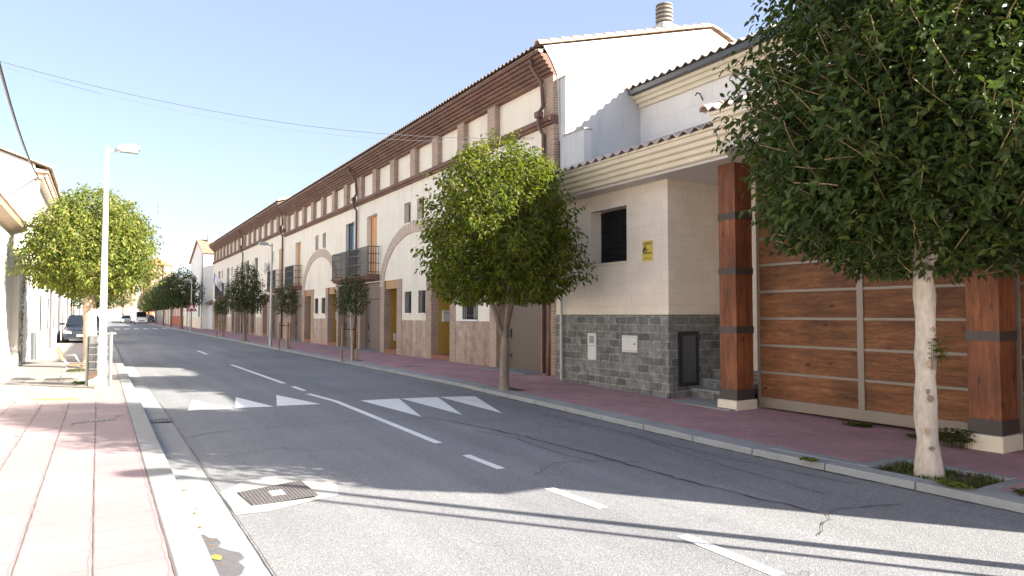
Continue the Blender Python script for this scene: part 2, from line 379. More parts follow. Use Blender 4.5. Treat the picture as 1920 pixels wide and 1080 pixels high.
g.box(7.045, 7.215, 1.6, PIT[2] - .125, -.2, zp + .003); g.box(7.045, 7.215, PIT[3] + .125, 5.6, -.2, zp + .006)
struct(g.build('tree_pit_edging', M['concrete_dark'], bevel=.01))
g = MB(); g.face([(PIT[0], PIT[2], zp - .04), (PIT[1], PIT[2], zp - .04), (PIT[1], PIT[3], zp - .04), (PIT[0], PIT[3], zp - .04)])
struct(g.build('tree_pit_soil', plain('soil', (.09, .065, .045), .95, .4, 8), fix=False))
# worn patches, markings
def rz(x, y): return hz(x, y) + .004
def poly(mb, pts, zf): mb.face([(x, y, zf(x, y)) for x, y in pts])
g = MB()
for pts in ([(2.0, 12.55), (2.62, 12.42), (2.27, 14.15)], [(2.68, 12.47), (3.42, 12.36), (3.02, 14.12)], [(1.27, 12.61), (1.97, 12.52), (1.50, 14.1)],
            [(4.2, 12.5), (4.95, 12.45), (4.42, 10.15)], [(4.98, 12.42), (5.70, 12.3), (5.1, 10.05)], [(5.74, 12.3), (6.42, 12.1), (5.78, 9.92)]):
    poly(g, pts, rz)
def dash(y0, y1, x0=3.7, x1=3.7, w=.11, n=1):
    for i in range(n):
        a, b = y0 + (y1 - y0) * i / n, y0 + (y1 - y0) * (i + 1) / n
        xa, xb = x0 + (x1 - x0) * i / n, x0 + (x1 - x0) * (i + 1) / n
        poly(g, [(xa - w / 2, a), (xa + w / 2, a), (xb + w / 2, b), (xb - w / 2, b)], rz)
dash(16.4, 23.4, 3.68, 3.60); dash(14.6, 15.6, 3.70, 3.69); dash(8.02, 12.6, 3.73, 3.77, n=4); dash(12.6, 14.0, 3.77, 3.62, n=3)
dash(6.39, 7.2, 3.71, 3.70, .10); dash(4.67, 5.45, 3.72, 3.69); dash(2.9, 3.79, 3.73, 3.77); dash(30, 33); dash(1.0, 2.0, 3.74, 3.74)
for k in range(6): x = 1.3 + k * .95; poly(g, [(x, 86), (x + .5, 86), (x + .5, 90), (x, 90)], rz)
struct(g.build('road_marking', M['paint'], fix=False))
g = MB()
rz2 = lambda x, y: hz(x, y) + .009
strip(g, [(.95, 9.8), (1.34, 10.1), (2.5, 10.2), (3.67, 10.14), (4.57, 9.92)], .014, jit=.006, zf=rz2)
strip(g, [(4.57, 9.92), (4.98, 7.9), (5.1, 6.3), (5.11, 4.98), (5.3, 3.6)], .022, jit=.015, zf=rz2)
strip(g, [(1.0, 14.9), (2.4, 14.6), (4.0, 14.63), (4.71, 14.58)], .012, jit=.006, zf=rz2)
for pts in ([(4.58, 8.72), (4.79, 7.97), (4.74, 6.87), (4.85, 6.29), (4.39, 6.37), (3.87, 6.0)], [(4.85, 6.29), (5.3, 6.0)], [(6.5, 7.56), (6.2, 6.4), (6.01, 5.07), (5.9, 4.0)],
            [(6.3, 9.5), (6.45, 7.6), (6.4, 5.8), (6.55, 4.2)], [(5.6, 8.6), (6.1, 8.2), (6.4, 8.5)], [(1.3, 26), (2.2, 20.5), (2.3, 19)], [(4.2, 19), (4.5, 17.4), (5.1, 16.8)],
            [(1.2, 8.3), (1.9, 8.6), (2.2, 8.2)], [(6.5, 13.5), (6.35, 18), (6.5, 24)], [(5.9, 12.8), (6.05, 11.2), (6.3, 10.2)], [(4.7, 3.3), (5.5, 3.7), (6.2, 3.5)]):
    strip(g, pts, .013, jit=.014, zf=rz2)
strip(g, [(6.835, -2), (6.835, 60)], .03, jit=.004, zf=rz2)
strip(g, [(.945, -2), (.95, 14)], .006, jit=.002, zf=rz2)
struct(g.build('road_crack', M['darkline'], fix=False))
g = MB(); poly(g, [(.945, 6.66), (1.2, 7.0), (1.44, 7.13), (1.85, 7.0), (1.98, 6.6), (1.86, 6.1), (1.51, 5.98), (1.2, 5.85), (.95, 5.86)], rz); struct(g.build('concrete_patch', M['concrete_light'], fix=False))
g = MB(); poly(g, [(.63, 5.45), (.67, 5.42), (.69, 5.33), (.74, 5.3), (.75, 5.18), (.72, 5.1), (.77, 5.0), (.83, 4.92), (.84, 4.8), (.79, 4.74), (.81, 4.62), (.77, 4.5), (.70, 4.46), (.69, 4.36), (.63, 4.3)], lambda x, y: .014 - .0488 * (x - .612) + .003); struct(g.build('puddle', M['wet'], fix=False))

# ---- covers and drains
def cover(name, label, pts, z, mats, cat='cover', ribs=0):
    c = sum((Vector((*p, 0)) for p in pts), Vector()) / len(pts); c.z = z
    t = thing(name, label, cat, c)
    m = MB(); m.idx([(x, y, z) for x, y in pts] + [(x, y, z + .004) for x, y in pts], [(3, 2, 1, 0), (4, 5, 6, 7), (0, 1, 5, 4), (1, 2, 6, 5), (2, 3, 7, 6), (3, 0, 4, 7)]); m.build('plate', mats[0], t)
    if ribs:
        m = MB(); P = [Vector((*p, z + .004)) for p in pts]
        for i in range(ribs):
            f = (i + .5) / ribs; w = .3 / ribs
            a, b = P[0].lerp(P[1], f - w / 1), P[0].lerp(P[1], f + w / 1); c2, d = P[3].lerp(P[2], f + w), P[3].lerp(P[2], f - w)
            m.idx([a, b, c2, d] + [q + Vector((0, 0, .006)) for q in (a, b, c2, d)], [(4, 5, 6, 7), (0, 1, 5, 4), (1, 2, 6, 5), (2, 3, 7, 6), (3, 0, 4, 7)])
        m.build('rib', mats[1], t)
    return t
t = cover('manhole_cover', 'rectangular ribbed iron manhole cover set in a pale concrete patch in the road', [(1.08, 6.57), (1.68, 6.73), (1.68, 6.10), (1.12, 6.07)], .006, (M['coverplate'],), 'manhole')
m = MB(); m.box(1.32, 1.44, 6.28, 6.46, .010, .0125); m.build('inscription_plate', M['concrete_light'], t)
cover('drain_grate', 'dark drain grate across the left gutter beside the shaded pavement', [(.63, 11.35), (.93, 11.35), (.93, 11.75), (.63, 11.7)], .012, (M['black'], M['iron_cover']), 'drain', 6)
cover('manhole_cover', 'square dark cover in the left pavement nearest the white wall', [(-1.75, 18.3), (-1.45, 18.3), (-1.4, 20.1), (-1.72, 20.1)], .101, (M['iron_cover'],), 'manhole')
cover('manhole_cover', 'dark cover in the left pavement beside the wooden bench seat', [(-1.12, 17.9), (-.7, 17.9), (-.66, 19.3), (-1.08, 19.3)], .101, (M['iron_cover'],), 'manhole')
cover('paving_strip', 'narrow yellow strip set in the left pavement before the white lamp post', [(-.98, 14.62), (-.33, 14.42), (-.32, 14.62), (-.97, 14.84)], .101, (M['yellow'],), 'strip')
cover('metal_grate', 'thin grey grate lying across pink paving left of the kerb', [(-.31, 11.2), (.2, 11.32), (.2, 11.44), (-.31, 11.34)], .1005, (M['iron_cover'], M['coverrib']), 'grate', 8)
cover('drain_cover', 'small dark cover in the red pavement before the marble panels', [(7.6, 18.4), (8.1, 18.4), (8.1, 18.9), (7.6, 18.9)], .091, (M['iron_cover'],), 'cover')

# ---------------------------------------------------------------- trees
def lump(d, ph):
    a = math.atan2(d[1], d[0]); return 1 + .10 * math.sin(2 * a + ph) * math.cos(3 * d[2] + ph) + .09 * math.sin(5 * a + 4 * d[2] + 2 * ph) + .07 * math.sin(9 * a - 7 * d[2] + ph) + .05 * math.sin(17 * a + 11 * d[2])
def crown_mesh(name, seed, c, R, z0, z1, nsh, leaf, shoot, prof, up=.7, quad=False, twigs=.3, inner=.3, out=1.06, droop=.5, width=.46):
    """leaves strung along shoots that fill the crown's volume; returns mesh data around origin c"""
    rs = np.random.RandomState(seed); ph = rs.uniform(0, 6)
    prof = np.array(prof); hs = np.linspace(0, 1, len(prof)); H = z1 - z0
    V, F, TW = [], [], MB(); nv = 0
    w = np.maximum(prof, .05) ** 1.3; cw = np.cumsum(w) / w.sum()
    for s in range(nsh):
        h = np.interp(rs.rand(), np.r_[0, cw], np.r_[0, hs]); th = rs.uniform(0, 2 * math.pi)
        rb = R * np.interp(h, hs, prof); lm = lump((math.cos(th), math.sin(th), h * 2 - 1), ph); rb *= lm
        u = math.sqrt(rs.uniform(inner ** 2, 1)) ; u = u * .93
        p = np.array([math.cos(th) * rb * u, math.sin(th) * rb * u, z0 + h * H - shoot * .35])
        d = np.array([math.cos(th) * (.35 + .65 * u), math.sin(th) * (.35 + .65 * u), up + (h - .5) * .9]) + rs.normal(0, .28, 3); d /= np.linalg.norm(d)
        tuft = rs.rand() < .06 and u > .6; ext = rs.uniform(1.05, 1.22) if tuft else 1
        n = max(4, int(shoot * rs.uniform(.6, 1.25) * (1.35 if tuft else 1) / (leaf * .42))); st = leaf * .42; pts = [p.copy()]
        side0 = np.cross(d, [0, 0, 1.0]); side0 /= (np.linalg.norm(side0) + 1e-6); roll = rs.uniform(0, 6.28)
        for i in range(n):
            d = d + rs.normal(0, .05, 3) + np.array([0, 0, -.018 * droop]); d /= np.linalg.norm(d); p = p + d * st
            hh = (p[2] - z0) / H; rr = math.hypot(p[0], p[1])
            lim = R * np.interp(hh, hs, prof) * out * lm * ext if 0 <= hh <= 1 else (0 if hh < 0 else R * prof[-1] * 1.2)
            if rr > lim + .05 or hh > (1.18 if tuft else 1.04) or hh < -.02: break
            pts.append(p.copy())
            a = roll + i * 2.4; b2 = np.cross(side0, d)
            sd = math.cos(a) * side0 + math.sin(a) * b2
            ld = sd * .75 + d * .45 + np.array([0, 0, -droop * rs.uniform(.3, 1.2)]); ld /= np.linalg.norm(ld)
            ln = leaf * rs.uniform(.7, 1.15); nm = np.cross(ld, np.cross(np.array([0, 0, 1.0]) + rs.normal(0, .45, 3), ld)); nm /= (np.linalg.norm(nm) + 1e-6)
            wd = np.cross(ld, nm) * ln * width * .5
            t0 = p + ld * ln * .08; mid = t0 + ld * ln * .45; tip = t0 + ld * ln * .95 - nm * ln * .16
            if quad: V += [t0, mid + wd, tip, mid - wd]; F += [(nv, nv + 1, nv + 2), (nv, nv + 2, nv + 3)]; nv += 4
            else:
                V += [t0, t0 + ld * ln * .3 + wd * .95 + nm * ln * .08, mid + ld * ln * .18 + wd * .75 + nm * ln * .05, tip, mid + ld * ln * .18 - wd * .75 + nm * ln * .05, t0 + ld * ln * .3 - wd * .95 + nm * ln * .08, mid]
                F += [(nv, nv + 1, nv + 6), (nv + 1, nv + 2, nv + 6), (nv + 2, nv + 3, nv + 6), (nv + 3, nv + 4, nv + 6), (nv + 4, nv + 5, nv + 6), (nv + 5, nv, nv + 6)]; nv += 7
        if len(pts) > 3 and rs.rand() < twigs:
            k = len(pts); TW.tube(pts[::2] if k > 5 else pts, [leaf * .06 * (1 - .6 * i / k) for i in range(len(pts[::2] if k > 5 else pts))], 3, cap=False)
    me = D.meshes.new(name); nl = len(F)
    if TW.v:
        b = len(V); V = V + [np.array(q) for q in TW.v]; F = F + [tuple(b + i for i in f) for f in TW.f]
    me.from_pydata([(q[0], q[1], q[2]) for q in V], [], F)
    mi = [0] * nl + [1] * (len(F) - nl); me.polygons.foreach_set('material_index', mi); me.update(); return me
PR_ROUND = [.28, .72, .90, .98, 1.0, .97, .88, .70, .40, .08]
PR_WIDE = [.35, .86, .95, 1.0, .98, .88, .76, .66, .50, .15]
def trunk_mb(rng, h, r0, r1, lean, fork, limbs, R, ztop, n=12):
    mb = MB(); pts, rr = [], []; K = 12
    for i in range(K + 1):
        t = i / K; pts.append((lean[0] * t + .025 * math.sin(5 * t + 1), lean[1] * t + .02 * math.sin(7 * t), h * t - .12 * (1 - t) ** 8))
        rr.append(r0 * (1 + .45 * max(0, 1 - t * 9)) * (1 - t) + r1 * t + .008 * math.sin(i * 2.3))
    mb.tube(pts, rr, n, jit=.07, rng=rng)
    for k in range(limbs):
        a = 2 * math.pi * (k + rng.random() * .5) / limbs; b = Vector(pts[-2 if k % 2 else -1]); q = [b - Vector((0, 0, fork * (k % 3) * .5))]
        e = Vector((math.cos(a) * R * rng.uniform(.45, .7), math.sin(a) * R * rng.uniform(.45, .7), ztop * rng.uniform(.7, .95) + h * .1))
        mid = q[0].lerp(e, .35) + Vector((math.cos(a) * .1, math.sin(a) * .1, .12)); md2 = q[0].lerp(e, .7)
        mb.tube([q[0], mid, md2, e], [r1 * .8, r1 * .55, r1 * .35, r1 * .12], 7)
    return mb
def tree(name, label, loc, seed, R, z0, z1, nsh, leaf, shoot, lm, bm_, r0, r1, coff=(0, 0), lean=(0, 0), prof=PR_ROUND, group='round street trees along the pavements', limbs=5, th=None, **kw):
    t = thing(name, label, 'tree', loc, group); rng = random.Random(seed)
    th = th or (z0 + .35)
    mb = trunk_mb(rng, th, r0, r1, lean, .25, limbs, R, z1); 
    mb.v = [(p[0] + loc[0], p[1] + loc[1], p[2] + loc[2]) for p in mb.v]
    tr = mb.build('trunk', bm_, t, smooth=True)
    me = crown_mesh('crown', seed, (0, 0), R, z0, z1, nsh, leaf, shoot, prof, **kw)
    me.materials.append(lm); me.materials.append(M['twig'])
    o = D.objects.new('crown', me); COL.objects.link(o); o.parent = t; o.location = (coff[0], coff[1], 0); return t
T2 = tree('street_tree', 'large dark leafy tree with whitish trunk in the grassy pit before the wooden gate', (7.28, 3.84, sw(3.8) - .04), 11, 1.84, 2.08, 6.9, 6600, .114, .60, M['leaf_dark'], M['bark_pale'], .108, .088,
          coff=(.12, -.13), lean=(.04, .03), prof=PR_WIDE, limbs=6, twigs=.27, th=2.5, inner=.15, up=.75, out=1.09)
# knots and the little shoot on the pale trunk
rng = random.Random(5); g = MB()
for z, a in ((.42, 3.6), (.75, 3.9), (.82, 3.7), (1.1, 3.8), (1.45, 4.2), (.25, 3.9), (1.95, 3.9), (2.1, 3.7), (1.72, 3.4)):
    r = .110 - z * .008; c = Vector((7.28 + .03 * z / 2 + math.cos(a) * r, 3.84 + math.sin(a) * r, z))
    o_ = Vector((math.cos(a), math.sin(a), 0)); s_ = o_.cross(Vector((0, 0, 1)))
    ka, kb, kc = rng.uniform(.014, .026), rng.uniform(.016, .036), rng.uniform(-.3, .3)
    ring = [c + s_ * (math.cos(k * .785) * ka + kc * .01) * (1 + .25 * math.sin(k % 8 * 2.1 + z)) + Vector((0, 0, math.sin(k * .785) * kb)) * (1 + .2 * math.sin(k % 8 * 3.3)) + o_ * .001 for k in range(9)]
    g = MB(); g.tube(ring, .006, 5); g.face([c + s_ * math.cos(k * .785) * ka * .9 + Vector((0, 0, math.sin(k * .785) * kb * .9)) + o_ * .002 for k in range(8)], 0)
    g.build('bark_knot', M['bark_warm'] if z in (.42, 1.1, 1.72) else M['bark'], T2, smooth=True)
T1 = tree('street_tree', 'round tree with sunlit yellow-green top and forked trunk left of the stone house', (7.1, 12.15, .03), 23, 1.50, 1.80, 5.3, 3800, .112, .5, M['leaf'], M['bark'], .105, .075,
          lean=(.06, 0), prof=[.5, .92, 1.0, 1.0, 1.0, .96, .88, .74, .54, .2], limbs=3, twigs=.25, th=1.22, inner=.15, up=.6, droop=.8, coff=(-.04, .02))
TL = tree('street_tree', 'bright yellow-green round tree on the left pavement behind the lamp post', (-.25, 22.7, .1), 37, 1.54, 1.98, 5.15, 4000, .12, .5, M['leaf_bright'], M['bark_warm'], .19, .15,
          prof=[.3, .8, .96, 1.0, 1.0, .97, .9, .74, .5, .2], limbs=5, twigs=.2, th=2.2, inner=.2, up=.6, droop=.8)
T4 = tree('street_tree', 'dark bushy tree on the red pavement just beyond the grey lamp post', (7.05, 41.5, .09), 41, 1.05, 1.55, 4.5, 1300, .13, .45, M['leaf_dark'], M['bark'], .10, .06, th=1.9, quad=True, limbs=4,
          prof=[.25, .7, .95, 1, .98, .9, .75, .6, .45, .25], inner=.1, coff=(.1, 0))
Y1 = tree('young_tree', 'staked young tree before the pair of brown garage doors', (7.1, 22.1, .09), 51, .47, 1.45, 3.0, 520, .095, .32, M['leaf_dark'], M['bark_pale'], .025, .02, th=1.75, quad=True, limbs=3,
          group='staked young trees', inner=.05)
g = MB()
for x, y in ((-.28, .08), (.14, -.16), (.12, .15)): g.tube([(7.1 + x, 22.1 + y, .05), (7.1 + x, 22.1 + y, 1.25)], .032, 8)
g.build('stake', M['stake'], Y1)
g = MB(); g.tube([(6.82, 22.18, 1.13), (7.1, 22.13, 1.10), (7.24, 21.94, 1.13), (7.22, 22.25, 1.12)], .018, 6); g.build('tie', M['rubber'], Y1)
Y2 = copy_tree(Y1); Y2.location = (7.15, 31.6, .09); Y2['label'] = 'staked young tree right of the grey lamp post on the far pavement'
Y3 = copy_tree(Y1); Y3.location = (7.1, 50.5, .09); Y3['label'] = 'staked young tree farthest along the red pavement, mostly hidden behind the bushy tree'
F1 = tree('street_tree', 'first tree of the dark row beyond the warning sign, nearest the white gable', (7.3, 80, .05), 61, 1.95, 2.3, 6.6, 1100, .22, .6, M['leaf_dark'], M['bark'], .14, .11, th=2.6, quad=True, limbs=4, group='dark trees lined up on the far right pavement', inner=.1,
          prof=[.4, .85, 1, 1, .97, .9, .8, .65, .45, .2], width=.6)
for y, s, lb in ((91, 1.0, 'second dark tree of the row beyond the warning sign'), (103, .98, 'third dark tree of the row beyond the warning sign'), (118, .96, 'fourth dark tree of the far right row'),
                 (136, .9, 'last and smallest dark tree of the far right row')):
    c = copy_tree(F1); c.location = (7.2, y, .05); c.scale = (s, s, s); c.rotation_euler[2] = y; c['label'] = lb
c = copy_tree(F1); c.location = (-.4, 62, .05); c.scale = (.85,) * 3; c['label'] = 'dark tree behind the parked car on the left pavement'; c['group'] = 'trees far down the left pavement'
c.children[1].data = c.children[1].data.copy() if len(c.children) > 1 else None
F9 = tree('street_tree', 'small autumn red and orange tree at the far end of the street', (10.5, 186, 0), 71, 2.6, 1.2, 9.0, 420, .3, .8, M['leaf_red'], M['bark'], .2, .15, th=3, quad=True, limbs=4, group='trees at the far end of the street', inner=.1, width=.6)
F10 = tree('street_tree', 'small grey-green tree over the parked car at the far end of the street', (4.2, 175, 0), 73, 2.4, 3.2, 7.6, 420, .3, .8, M['leaf'], M['bark'], .2, .15, th=3.4, quad=True, limbs=4, group='trees at the far end of the street', inner=.1, width=.6)
# cypress
CY = thing('cypress_tree', 'slender dark cypress rising behind the far roofs', 'tree', (15.1, 200, 0)); g = MB(); g.tube([(15.1, 200, 0), (15.1, 200, 6)], .2, 7); g.build('trunk', M['bark'], CY)
me = crown_mesh('crown', 81, (0, 0), 1.5, 1.0, 13.6, 700, .4, .9, [.6, .9, 1, .95, .85, .72, .56, .38, .2, .04], up=2.2, quad=True, twigs=0, inner=.1, droop=.0); me.materials.append(M['leaf_dark']); me.materials.append(M['twig'])
o = D.objects.new('crown', me); COL.objects.link(o); o.parent = CY

# ---------------------------------------------------------------- tiles
def tiles_y(mb, x0, z0, x1, z1, y0, y1, pitch=.2, amp=.034, thick=.02, seg=8, step=.36, rng=None):
    """corrugated clay roof, ridges run along x; eave at x0, y range y0..y1"""
    n = max(1, int((y1 - y0) / pitch)); pitch = (y1 - y0) / n; ln = math.hypot(x1 - x0, z1 - z0); nr = max(1, int(ln / step)) if step else 1
    ncol = n * seg + 1
    for r in range(nr):
        t0, t1 = r / nr, min(1, (r + 1.12) / nr); lift = .012 if nr > 1 else 0
        top0, top1, bot0 = [], [], []
        for i in range(ncol):
            y = y0 + (y1 - y0) * i / (ncol - 1); s = math.sin(2 * math.pi * i / seg); zz = amp * (s if s > 0 else s * .7)
            top0.append((x0 + (x1 - x0) * t0, y, z0 + (z1 - z0) * t0 + zz + lift)); top1.append((x0 + (x1 - x0) * t1, y, z0 + (z1 - z0) * t1 + zz))
            bot0.append((x0 + (x1 - x0) * t0, y, z0 + (z1 - z0) * t0 + zz + lift - thick))
        b = len(mb.v); mb.v += top0 + top1 + bot0
        for i in range(ncol - 1):
            mb.f.append((b + i, b + i + 1, b + ncol + i + 1, b + ncol + i)); mb.m.append(0)
            mb.f.append((b + i, b + i + 1, b + 2 * ncol + i + 1, b + 2 * ncol + i)); mb.m.append(0)
def rake_tiles(mb, x0, z0, x1, z1, y, r=.11, step=.35):
    """overlapping half-round tiles running up a gable edge"""
    ln = math.hypot(x1 - x0, z1 - z0); n = int(ln / step); d = Vector((x1 - x0, 0, z1 - z0)) / ln
    up = Vector((0, 1, 0)).cross(d) * -1
    if up.z < 0: up = -up
    for i in range(n):
        a = Vector((x0, y, z0)) + d * (i * ln / n); b = a + d * (ln / n * 1.12); K = 7; v = []
        for (p, rr, lf) in ((a, r * 1.08, .018), (b, r * .92, 0), (a, r * .92, .0), (b, r * .8, -.01)):
            for k in range(K):
                t = math.pi * k / (K - 1); v.append(p + Vector((0, 1, 0)) * math.cos(t) * rr + up * (math.sin(t) * rr + lf))
        f = [(k, k + 1, K + k + 1, K + k) for k in range(K - 1)] + [(2 * K + k, 2 * K + k + 1, 3 * K + k + 1, 3 * K + k) for k in range(K - 1)] + [(k, k + 1, 2 * K + k + 1, 2 * K + k) for k in range(K - 1)]
        mb.idx(v, f)

# ---------------------------------------------------------------- terraced houses
XF = 9.70
def pane(par, y0, y1, z0, z1, x, mat, frame=None, fw=.045, mull=0):
    f = MB(); fr = frame or M['darkmetal']
    f.box(x, x + .05, y0, y0 + fw, z0, z1); f.box(x, x + .05, y1 - fw, y1, z0, z1); f.box(x, x + .05, y0 + fw, y1 - fw, z0, z0 + fw); f.box(x, x + .05, y0 + fw, y1 - fw, z1 - fw, z1)
    for k in range(mull): yy = y0 + (y1 - y0) * (k + 1) / (mull + 1); f.box(x, x + .045, yy - fw / 2, yy + fw / 2, z0 + fw, z1 - fw)
    w = f.build('window', fr, par)
    p = MB(); p.box(x + .02, x + .03, y0 + .01, y1 - .01, z0 + .01, z1 - .01); p.build('pane', mat, w); return w
def bars(par, y0, y1, z0, z1, x, sp=.11):
    b = MB(); n = max(3, int((y1 - y0) / sp))
    for k in range(n + 1): yy = y0 + (y1 - y0) * k / n; b.box(x - .008, x + .008, yy - .008, yy + .008, z0, z1)
    for zz in (z0 + .12, z1 - .12): b.box(x - .004, x + .004, y0, y1, zz - .01, zz + .01)
    return b.build('window_bars', M['iron'], par)
def house(label, y0, y1, pil, gar, dor, pan, wins, small, tall, arch, upil, balc, dz=0, ends=(False, False), pipe=None, peach=(), numbered=False):
    H = thing('terraced_house', label, 'house', (XF, (y0 + y1) / 2, 0), 'terraced houses of the cream row')
    gy = .02
    # ground floor: pilasters, cladding, doors
    for a, b in pil:
        p = MB(); p.box(XF, XF + .27, a, b, gy, 2.95); p.build('pilaster', M['brick'], H)
    for a, b in gar:
        p = MB(); p.box(XF + .27, XF + .32, a, b, gy, 2.24)
        for k in range(1, 9): p.box(XF + .262, XF + .268, a + .03, b - .03, gy + k * .245, gy + k * .245 + .008)
        gd = p.build('garage_door', M['garage'], H)
        p = MB(); p.box(XF + .24, XF + .262, b - .42, b - .35, .95, 1.2); p.build('handle', M['black'], gd); p = MB(); p.box(XF + .24, XF + .262, b - .42, b - .32, .42, .5); p.build('lock', M['black'], gd)
        p = MB(); p.box(XF + .25, XF + .32, a, b, 2.26, 2.95); p.build('garage_transom', M['garage'], H)
        p = MB(); p.box(XF - .5, XF + .26, a + .01, b - .01, -.05, .105); p.build('threshold', M['concrete'], H)
    for i, (a, b) in enumerate(dor):
        p = MB(); p.box(XF + .27, XF + 1.2, a - .12, a, gy, 2.95); p.box(XF + .27, XF + 1.2, b, b + .12, gy, 2.95); p.box(XF + 1.2, XF + 1.3, a, b, gy, 2.95); p.box(XF + .262, XF + 1.2, a, b, 2.952, 3.05)
        p.build('porch_wall', M['ochre'], H)
        p = MB(); p.box(XF + 1.14, XF + 1.2, a + .2, b - .2, .3, 2.5); dd = p.build('door', M['door'], H)
        p = MB(); p.box(XF + 1.1, XF + 1.14, a + .28, a + .32, 1.2, 1.4); p.build('handle', M['zinc'], dd)
        p = MB(); p.box(XF + .02, XF + 1.2, a, b, gy, .26); p.build('step', M['stepred'], H, bevel=.01)
        p = MB(); p.box(XF + .06, XF + .22, a, b, 2.62, 2.95); p.build('lintel', M['lintel'], H)
        if y0 < 40:
            p = MB(); p.box(XF + .4, XF + .75, b - .11, b - .002, 1.35, 1.75) if i == 0 else p.box(XF + .4, XF + .75, b - .11, b - .002, .55, .85)
            lb = p.build('letterbox', M['whitebox'], H, bevel=.01)
            if i == 0: p = MB(); p.box(XF + .46, XF + .69, b - .114, b - .111, 1.65, 1.67); p.build('slot', M['black'], lb)
    for a, b in pan:
        wn_ = [w for w in wins if a <= w[0] < b]
        p = MB(); p.box(XF + .012, XF + .2, a, b, gy, 1.40); p.build('marble_panel', M['marble'], H)
    # cream wall
    p = MB()
    for a, b in pan: p.wallx(XF + .02, XF + .26, a, b, 1.40, 2.95, [w for w in wins if a <= w[0] < b])
    p.wallx(XF + .02, XF + .26, y0, y1, 2.95, 6.42 + dz, [(s_, s_ + .62, 5.0, 5.78) for s_ in small] + [(t_, t_ + 1.25, 3.25, 5.8) for t_ in tall])
    wl_ = p.build('wall', M['cream'], H)
    for w in wins:
        pane(H, w[0], w[1], w[2], w[3], XF + .2, M['glass'], M['black']); bars(H, w[0] + .01, w[1] - .01, w[2], w[3], XF + .07)
        p = MB(); p.box(XF - .03, XF + .2, w[0] - .02, w[1] + .02, w[2] - .04, w[2]); p.build('sill', M['whitepaint'], H)
    for s_ in small:
        pane(H, s_, s_ + .62, 5.0, 5.78, XF + .2, M['glass'], M['lintel'])
        p = MB(); p.box(XF - .02, XF + .2, s_ - .02, s_ + .64, 4.965, 5.0); p.build('sill', M['whitepaint'], H)
    for t_ in tall:
        if t_ in peach:
            q = pane(H, t_, t_ + 1.25, 3.25, 5.8, XF + .2, M['peach'], M['lintel'])
        else: pane(H, t_, t_ + 1.25, 3.25, 5.8, XF + .16, M['glassblue'], M['black'], .05, 2)
    # arch of radiating bricks
    if arch:
        cy, hw, zs, rise, th = arch; K = 44
        for k in range(K):
            if 0: break
        p = MB()
        for k in range(K):
            t0, t1 = math.pi * (k + .07) / K, math.pi * (k + .93) / K
            q = [(cy + math.cos(t) * (hw - e), zs + math.sin(t) * (rise - e)) for t, e in ((t0, 0), (t1, 0), (t1, th), (t0, th))]
            p.prism(q, XF - .015, XF + .02, 'x')
        p.build('arch', M['archbrick'], H)
        p = MB(); K = 40
        for k in range(K):
            t0, t1 = math.pi * k / K, math.pi * (k + 1) / K
            q = [(cy + math.cos(t) * (hw - e), zs + math.sin(t) * (rise - e)) for t, e in ((t0, .004), (t1, .004), (t1, th - .004), (t0, th - .004))]
            p.prism(q, XF - .008, XF + .02, 'x')
        p.build('arch_mortar', M['concrete'], H)
    # band, upper pilasters, panels, cornice
    p = MB(); p.box(XF - .08, XF + .265, y0, y1, 6.42 + dz, 6.50 + dz); p.box(XF - .14, XF + .265, y0, y1, 6.50 + dz, 6.60 + dz); p.box(XF - .06, XF + .265, y0, y1, 6.60 + dz, 6.66 + dz); p.build('band_course', M['brickred'], H)
    p = MB(); p.box(XF + .15, XF + .4, y0, y1, 6.66 + dz, 7.68 + dz); p.build('upper_wall', M['cream'], H)
    for a, b in upil:
        p = MB(); p.box(XF - .02, XF + .15, a, b, 6.66 + dz, 7.66 + dz); p.build('upper_pilaster', M['brick'], H)
    p = MB(); ov = 0
    for k in range(6):
        x = XF - .02 - .075 * k; p.box(x, XF + .265, y0, y1, 7.66 + dz + .085 * k, 7.66 + dz + .085 * (k + 1) - (.012 if k % 2 else 0))
        if k % 2: p.box(x + .03, XF + .265, y0, y1, 7.66 + dz + .085 * (k + 1) - .012, 7.66 + dz + .085 * (k + 1))
    p.build('cornice', M['brickred'], H)
    p = MB(); gz = 8.24 + dz
    p.prism([(XF - .40 + .075 * math.cos(math.pi + math.pi * k / 8), gz + .075 * math.sin(math.pi + math.pi * k / 8)) for k in range(9)], y0, y1, 'y'); p.build('gutter', M['pipe'], H, smooth=False)
    # roof
    p = MB(); e0, e1 = (9.16, 8.33 + dz), (15.35, 10.12 + dz)
    p.prism([(e0[0] + .05, e0[1] - .07), (e1[0], e1[1] - .05), (21.6, 8.35 + dz), (21.6, 8.2 + dz), (e1[0], e1[1] - .2), (e0[0] + .05, e0[1] - .11)], y0 + (.1 if ends[0] else 0), y1, 'y')
    rf = p.build('roof', M['tiledark'], H)
    p = MB(); tiles_y(p, e0[0], e0[1], e1[0], e1[1], y0, y1, .2, .035, step=0); p.build('roof_tile', M['tiledark'], rf, smooth=False)
    p = MB(); p.prism([(9.97, 0), (21.5, 0), (21.5, 8.3 + dz), (15.35, 10.08 + dz), (9.97, 8.52 + dz)], y0 + .01 if ends[0] else y0 + .1, y0 + .22, 'y') if ends[0] or True else None
    if ends[1]: p.prism([(9.97, 0), (21.5, 0), (21.5, 8.3 + dz), (15.35, 10.08 + dz), (9.97, 8.52 + dz)], y1 - .22, y1 - .01, 'y')
    p.box(21.5, 21.6, y0, y1, 0, 8.2 + dz)
    p.build('gable_wall', M['white'], H)
